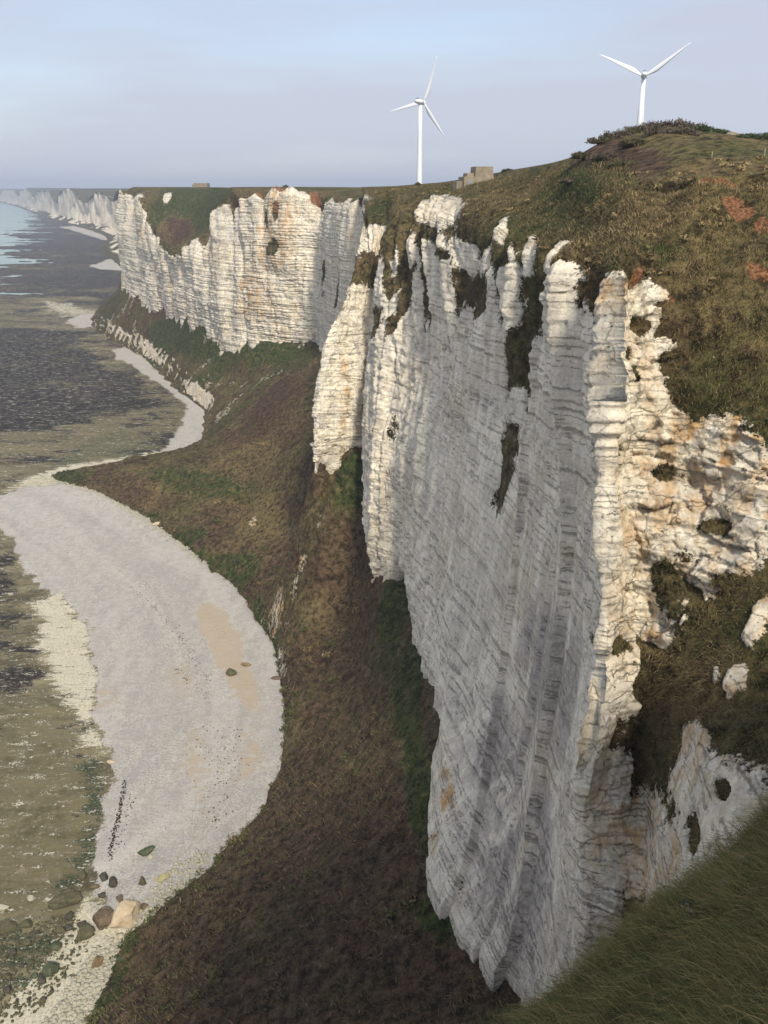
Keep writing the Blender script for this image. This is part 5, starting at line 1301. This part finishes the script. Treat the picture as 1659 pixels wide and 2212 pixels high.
# loose stones, chalk rubble and wrack: too many to count
def stones(name, spots, mat, label, flat=0.6, size=(.08, .3)):
    base_ = bmesh.new(); bmesh.ops.create_icosphere(base_, subdivisions=1, radius=1.0)
    BV = np.array([v.co[:] for v in base_.verts]); BF = np.array([[v.index for v in f.verts] for f in base_.faces]); base_.free()
    n = len(spots)
    spots = spots.copy(); spots[:, 2] = ground_z(spots[:, 0], spots[:, 1]) + .04
    sc_ = rng.uniform(size[0], size[1], (n, 1)) ** 1.0 * np.ones((1, 3)) * rng.uniform(.6, 1.3, (n, 3)); sc_[:, 2] *= flat
    an = rng.uniform(0, 6.28, n); ca, sa = np.cos(an), np.sin(an)
    V = BV[None] * sc_[:, None, :] * rng.uniform(.75, 1.2, (n, len(BV), 1))
    V = np.stack([V[..., 0] * ca[:, None] - V[..., 1] * sa[:, None], V[..., 0] * sa[:, None] + V[..., 1] * ca[:, None], V[..., 2]], -1) + spots[:, None, :]
    F = (BF[None] + (np.arange(n) * len(BV))[:, None, None]).reshape(-1, 3)
    return mesh_obj(name, V.reshape(-1, 3), F, mat, smooth=False, kind='stuff', label=label)
def along(pix, n, spread, z=.15, jit=None):
    pts = np.array([gp(*p) for p in pix]); L = np.concatenate([[0], np.cumsum(np.linalg.norm(np.diff(pts, axis=0), axis=1))])
    u = rng.uniform(0, L[-1], n)
    xy = np.stack([np.interp(u, L, pts[:, 0]), np.interp(u, L, pts[:, 1])], 1) + rng.normal(0, spread, (n, 2))
    return np.concatenate([xy, np.full((n, 1), z)], 1)
def inside(pix, n, z=.1):
    pts = np.array([gp(*p) for p in pix]); mn = pts.min(0); mx = pts.max(0)
    xy = rng.uniform(mn, mx, (n * 3, 2)); k = poly_sd(xy[:, 0], xy[:, 1], pts) > 0
    xy = xy[k][:n]
    return np.concatenate([xy, np.full((len(xy), 1), z)], 1)
stones('weedy_cobbles', inside([(-20,2000),(80,1990),(150,1970),(210,2010),(150,2100),(90,2180),(-20,2230)], 700), RK['olive'], 'small dark weedy cobbles among the boulders', size=(.07, .30))
stones('chalk_rubble', np.concatenate([along([(110,1035),(230,1082),(330,1142),(400,1192),(480,1242)], 900, 1.0, .4), along([(430,1868),(300,2000),(240,2060),(250,2100),(190,2210)], 700, 1.6), inside([(20,1055),(70,1036),(230,1000),(420,970),(430,985),(130,1052)], 900, .1), inside([(200,2060),(260,2040),(240,2140),(180,2230),(80,2230)], 900, .1)]), RK['pale'], 'white chalk rubble along the beach edge', size=(.12, .45))
stones('beach_flints', inside([(60,1190),(300,1140),(560,1400),(580,1650),(430,1850),(260,1850),(240,1560)], 900, .3), RK['pale'], 'scattered white stones on the shingle', size=(.08, .26))
wr = [along([(270,1690),(266,1720),(258,1760),(247,1800),(242,1830),(240,1865)], 330, .22, .25), along([(285,1720),(262,1790),(256,1840)], 60, .5, .25), along([(505,1580),(500,1640),(492,1700),(470,1760),(465,1800)], 130, 1.5, .25),
      along([(290,1270),(350,1330),(400,1390),(430,1440),(450,1480)], 160, .6, .3), along([(380,1445),(430,1495),(450,1520)], 60, .4, .3), along([(435,1560),(448,1650),(440,1740)], 70, 2, .3)]
stones('seaweed_wrack', np.concatenate(wr), mat_simple('wrack', (0.012, 0.010, 0.010), (0.04, 0.03, 0.022), 4), 'black lines of seaweed wrack stranded on the shingle', .45, (.05, .17))

# ------------------------------------------------------------------ bushes and plants
def mat_leaf(name, c1, c2):
    M = NT(name, 0.7, 0.25)
    t_ = M.attr('hue')
    M.color(M.mix(t_, c1, c2))
    return M.m
LEAF = {'purple': mat_leaf('brown_twigs', (0.062, 0.048, 0.034), (0.150, 0.118, 0.080)),
        'green': mat_leaf('green_scrub_leaves', (0.026, 0.042, 0.016), (0.085, 0.110, 0.042)),
        'olive': mat_leaf('olive_scrub_leaves', (0.045, 0.042, 0.018), (0.13, 0.11, 0.05)),
        'blue': mat_leaf('sea_cabbage_leaves', (0.026, 0.042, 0.022), (0.060, 0.085, 0.045))}
MBARK = mat_simple('bark', (0.05, 0.04, 0.03), (0.11, 0.085, 0.06), 6, .9)
def bush(px, py, Y, rx, rz, kind, label, n=3000, name='shrub', group='shrubs on the clifftop', leaf=.16):
    p = at(px, py, Y)
    z0 = slope_z(p[0], p[1]) if Y > 20 else bank_z(np.array(p[0]), np.array(p[1]))
    base = (p[0], p[1], float(z0) - .15)
    t_ = empty(name, base, 0, label, 'shrub', group)
    r = np.random.default_rng(int(px * 3 + py * 17))
    nc_ = 40
    cc = r.normal(0, 1, (nc_, 3)); cc /= np.linalg.norm(cc, axis=1, keepdims=True); cc *= r.uniform(.2, .95, (nc_, 1)); cc[:, 2] = np.abs(cc[:, 2]) * .75
    k = r.integers(0, nc_, n)
    d = r.normal(0, 1, (n, 3)); d /= np.linalg.norm(d, axis=1, keepdims=True)
    q = cc[k] + d * r.uniform(.05, .34, (n, 1))
    q[:, 2] = np.maximum(q[:, 2], 0.02)
    Pn = q * np.array([rx, rx * .85, rz]) 
    s_ = leaf * r.uniform(.6, 1.5, (n, 1))
    u = r.normal(0, 1, (n, 3)); u /= np.linalg.norm(u, axis=1, keepdims=True)
    w_ = np.cross(u, r.normal(0, 1, (n, 3))); w_ /= np.linalg.norm(w_, axis=1, keepdims=True)
    V = np.stack([Pn - u * s_, Pn + w_ * s_ * .35, Pn + u * s_, Pn - w_ * s_ * .35], 1).reshape(-1, 3)
    F = np.arange(4 * n).reshape(n, 4)
    hue = np.repeat(np.clip(r.normal(.45, .25, n) + .3 * (r.random(nc_)[k] - .5), 0, 1), 4)
    mesh_obj('crown', V, F, LEAF[kind], t_, smooth=False, attrs={'hue': hue})
    bm = bmesh.new()
    for j in range(6):
        a = cc[j] * np.array([rx, rx * .85, rz]) * .8
        w0 = .05 * rx
        q0 = [bm.verts.new((w0 * math.cos(k2 * 2.094), w0 * math.sin(k2 * 2.094), -.2)) for k2 in range(3)]
        q1 = [bm.verts.new((a[0] + .3 * w0 * math.cos(k2 * 2.094), a[1] + .3 * w0 * math.sin(k2 * 2.094), a[2])) for k2 in range(3)]
        for k2 in range(3): bm.faces.new((q0[k2], q0[(k2 + 1) % 3], q1[(k2 + 1) % 3], q1[k2]))
    bm_obj('trunk', bm, MBARK, t_)
    return t_
for px, py, Y, rx, rz, kd, lab in [
  (1265,352,128,2.4,1.3,'olive','olive shrub at the far lower left of the hilltop thicket'),
  (1240,372,118,2.2,1.2,'purple','brown shrub lowest of all, below the hilltop thicket'),
  (1310,352,122,2.6,1.5,'purple','brown shrub low on the left of the hilltop thicket'),
  (1345,372,112,2.2,1.2,'olive','olive shrub in the grass below the hilltop thicket'),
  (1300,325,134,2.6,1.5,'olive','olive shrub lowest on the left flank of the hilltop thicket'),
  (1335,310,136,2.7,1.9,'purple','brown shrub climbing the left flank of the hilltop thicket'),
  (1372,298,138,2.8,2.0,'olive','olive brown shrub in front of the nearer turbine tower'),
  (1410,290,139,2.9,2.2,'purple','purple brown shrub just right of the nearer turbine tower'),
  (1450,290,139,3.0,2.2,'purple','tallest purple brown shrub at the top of the hill'),
  (1487,296,138,2.7,1.9,'purple','purple brown shrub at the right end of the thicket'),
  (1420,330,128,2.9,1.8,'purple','purple brown shrub low in the middle of the thicket'),
  (1470,332,126,2.7,1.6,'purple','brown shrub low at the right of the thicket beside the field'),
  (1370,340,124,2.8,1.6,'olive','olive shrub at the lower front of the thicket'),
  (1512,308,136,2.2,1.5,'green','bright green shrub next to the purple thicket'),
  (1538,314,134,2.2,1.4,'green','bright green shrub left of the broken concrete slabs'),
  (1605,322,130,1.9,1.3,'green','green shrub just below the tilted concrete slab'),
  (1640,318,130,2.4,1.6,'green','green shrub at the right picture edge below the hilltop'),
  (1600,294,142,1.6,0.9,'olive','small dark shrub above the tilted concrete slab'),
  (1098,364,180,1.3,0.8,'olive','low dark shrub on the skyline right of the stepped bunker'),
  (903,396,232,0.9,1.5,'olive','dark leaning shrub at the foot of the farther turbine'),
  (977,402,190,1.4,0.8,'purple','low brown shrub on the skyline left of the stepped bunker'),
  (617,403,470,1.6,1.6,'olive','tiny dark shrub on the far headland skyline')]:
    bush(px, py, Y, rx, rz * .72, kd, lab)
def cabbage(p, r0, label, seed):
    t_ = empty('sea_cabbage', p, 0, label, 'plant', 'wild cabbage plants on the slopes')
    r = np.random.default_rng(seed)
    for k in range(16):
        a = r.uniform(0, 6.28); el = r.uniform(.15, 1.2); L = r0 * r.uniform(.6, 1.1); w = L * .32
        ax = np.array([math.cos(a) * math.cos(el), math.sin(a) * math.cos(el), math.sin(el)]); sd_ = np.array([-math.sin(a), math.cos(a), 0])
        dn = np.array([0, 0, -1.])
        pts = []
        for u, ww, dz in ((.05, .05, 0), (.35, .6, 0), (.65, 1, .05), (.9, .7, .16), (1.05, .1, .26)):
            c_ = ax * L * u + dn * L * dz
            pts += [c_ - sd_ * w * ww + np.array([0, 0, .05 * L]), c_, c_ + sd_ * w * ww + np.array([0, 0, .05 * L])]
        F = []
        for q in range(4):
            F += [[q * 3, q * 3 + 1, q * 3 + 4, q * 3 + 3], [q * 3 + 1, q * 3 + 2, q * 3 + 5, q * 3 + 4]]
        mesh_obj('leaf', np.array(pts), F, LEAF['blue'], t_, attrs={'hue': np.full(15, r.uniform(.1, .9))})
    return t_
pc = at(1492, 2080, 10.6)
cabbage((pc[0], pc[1], float(bank_z(np.array(pc[0]), np.array(pc[1])))), .30, 'dark leafy plant in the foreground grass at lower right', 4)
for k, (px, py, rr, lab) in enumerate([(1379, 1430, .75, 'dark green cabbage plant on the ledge below the cream rock'), (1436, 1712, .5, 'dark green plant on the shaded chalk below the gully grass')]):
    q = surf(px, py)
    cabbage((q[0], q[1], q[2]), rr, lab, 8 + k)
def stalk(px, py, Y, h, label, seed):
    p = at(px, py, Y)
    x, y = p[0], p[1]; z = float(bank_z(np.array(x), np.array(y)))
    t_ = empty('umbel_plant', (x, y, z), 0, label, 'plant', 'dry umbel stalks on the foreground bank')
    r = np.random.default_rng(seed)
    lean = r.normal(0, .1, 2)
    top = Vector((lean[0], lean[1], h))
    def rod(bm, a, b, w):
        d = (b - a).normalized(); s_ = d.cross(Vector((.3, .9, .1))).normalized(); u_ = d.cross(s_)
        q0 = [bm.verts.new(a + (s_ * math.cos(k * 2.094) + u_ * math.sin(k * 2.094)) * w) for k in range(3)]
        q1 = [bm.verts.new(b + (s_ * math.cos(k * 2.094) + u_ * math.sin(k * 2.094)) * w * .7) for k in range(3)]
        for k in range(3): bm.faces.new((q0[k], q0[(k + 1) % 3], q1[(k + 1) % 3], q1[k]))
    bm = bmesh.new(); rod(bm, Vector((0, 0, -.05)), top, .006); 
    mid = top * .6; side = mid + Vector((r.normal(0, .1), r.normal(0, .1), h * .25)); rod(bm, mid, side, .004)
    bm_obj('stem', bm, MSTRAW, t_)
    bm = bmesh.new()
    for c_ in (top,):
        for k in range(16):
            e = c_ + Vector((r.normal(0, .05), r.normal(0, .05), r.uniform(.02, .06)))
            rod(bm, c_, e, .003)
            bmesh.ops.create_icosphere(bm, subdivisions=1, radius=.012, matrix=Matrix.Translation(e))
    bm_obj('flower_head', bm, MSTRAW, t_)
MSTRAW = mat_simple('dry_straw', (0.24, 0.19, 0.11), (0.40, 0.33, 0.21), 8, .85)
stalk(1566, 2060, 10.2, .62, 'tallest dry umbel stalk on the foreground bank', 1)
stalk(1532, 2050, 10.4, .46, 'dry umbel stalk left of the tallest one', 2)
stalk(1550, 2085, 10.0, .42, 'short dry umbel stalk in front of the tallest one', 3)
stalk(1474, 2095, 10.2, .5, 'dry branching stalk left of the dark leafy plant', 4)
# fence posts on the hilltop field
MPOST = mat_simple('grey_post', (0.25, 0.22, 0.17), (0.36, 0.32, 0.25), 5)
for px, Y, lab in ((1538, 104, 'small wooden post in the field below the green shrub'), (1651, 100, 'small wooden post in the field at the right edge')):
    p = at(px, 335, Y); z = slope_z(p[0], p[1])
    bm = tube_rings([((0, 0, -.3), .07), ((0, 0, .75), .065), ((0, 0, .8), .03)], 8)
    bm_obj('fence_post', bm, MPOST, None, label=lab, cat='post').location = (p[0], p[1], z)

# ------------------------------------------------------------------ haze
hm = bpy.data.materials.new('sea_haze'); hm.use_nodes = True
ht = hm.node_tree
for n in list(ht.nodes): ht.nodes.remove(n)
ho = ht.nodes.new('ShaderNodeOutputMaterial'); hv = ht.nodes.new('ShaderNodeVolumePrincipled')
hv.inputs['Color'].default_value = (0.70, 0.79, 0.95, 1)
hv.inputs['Density'].default_value = 1.5e-4
hv.inputs['Anisotropy'].default_value = 0.0
ht.links.new(hv.outputs['Volume'], ho.inputs['Volume'])
hb_ = bmesh.new()
bmesh.ops.create_cube(hb_, size=1.0, matrix=Matrix.Translation((-3000, 7100, 103)) @ Matrix.Diagonal((28000, 15400, 250, 1)))
bm_obj('haze', hb_, hm, None, kind='stuff', label='thin sea haze over the whole coast')
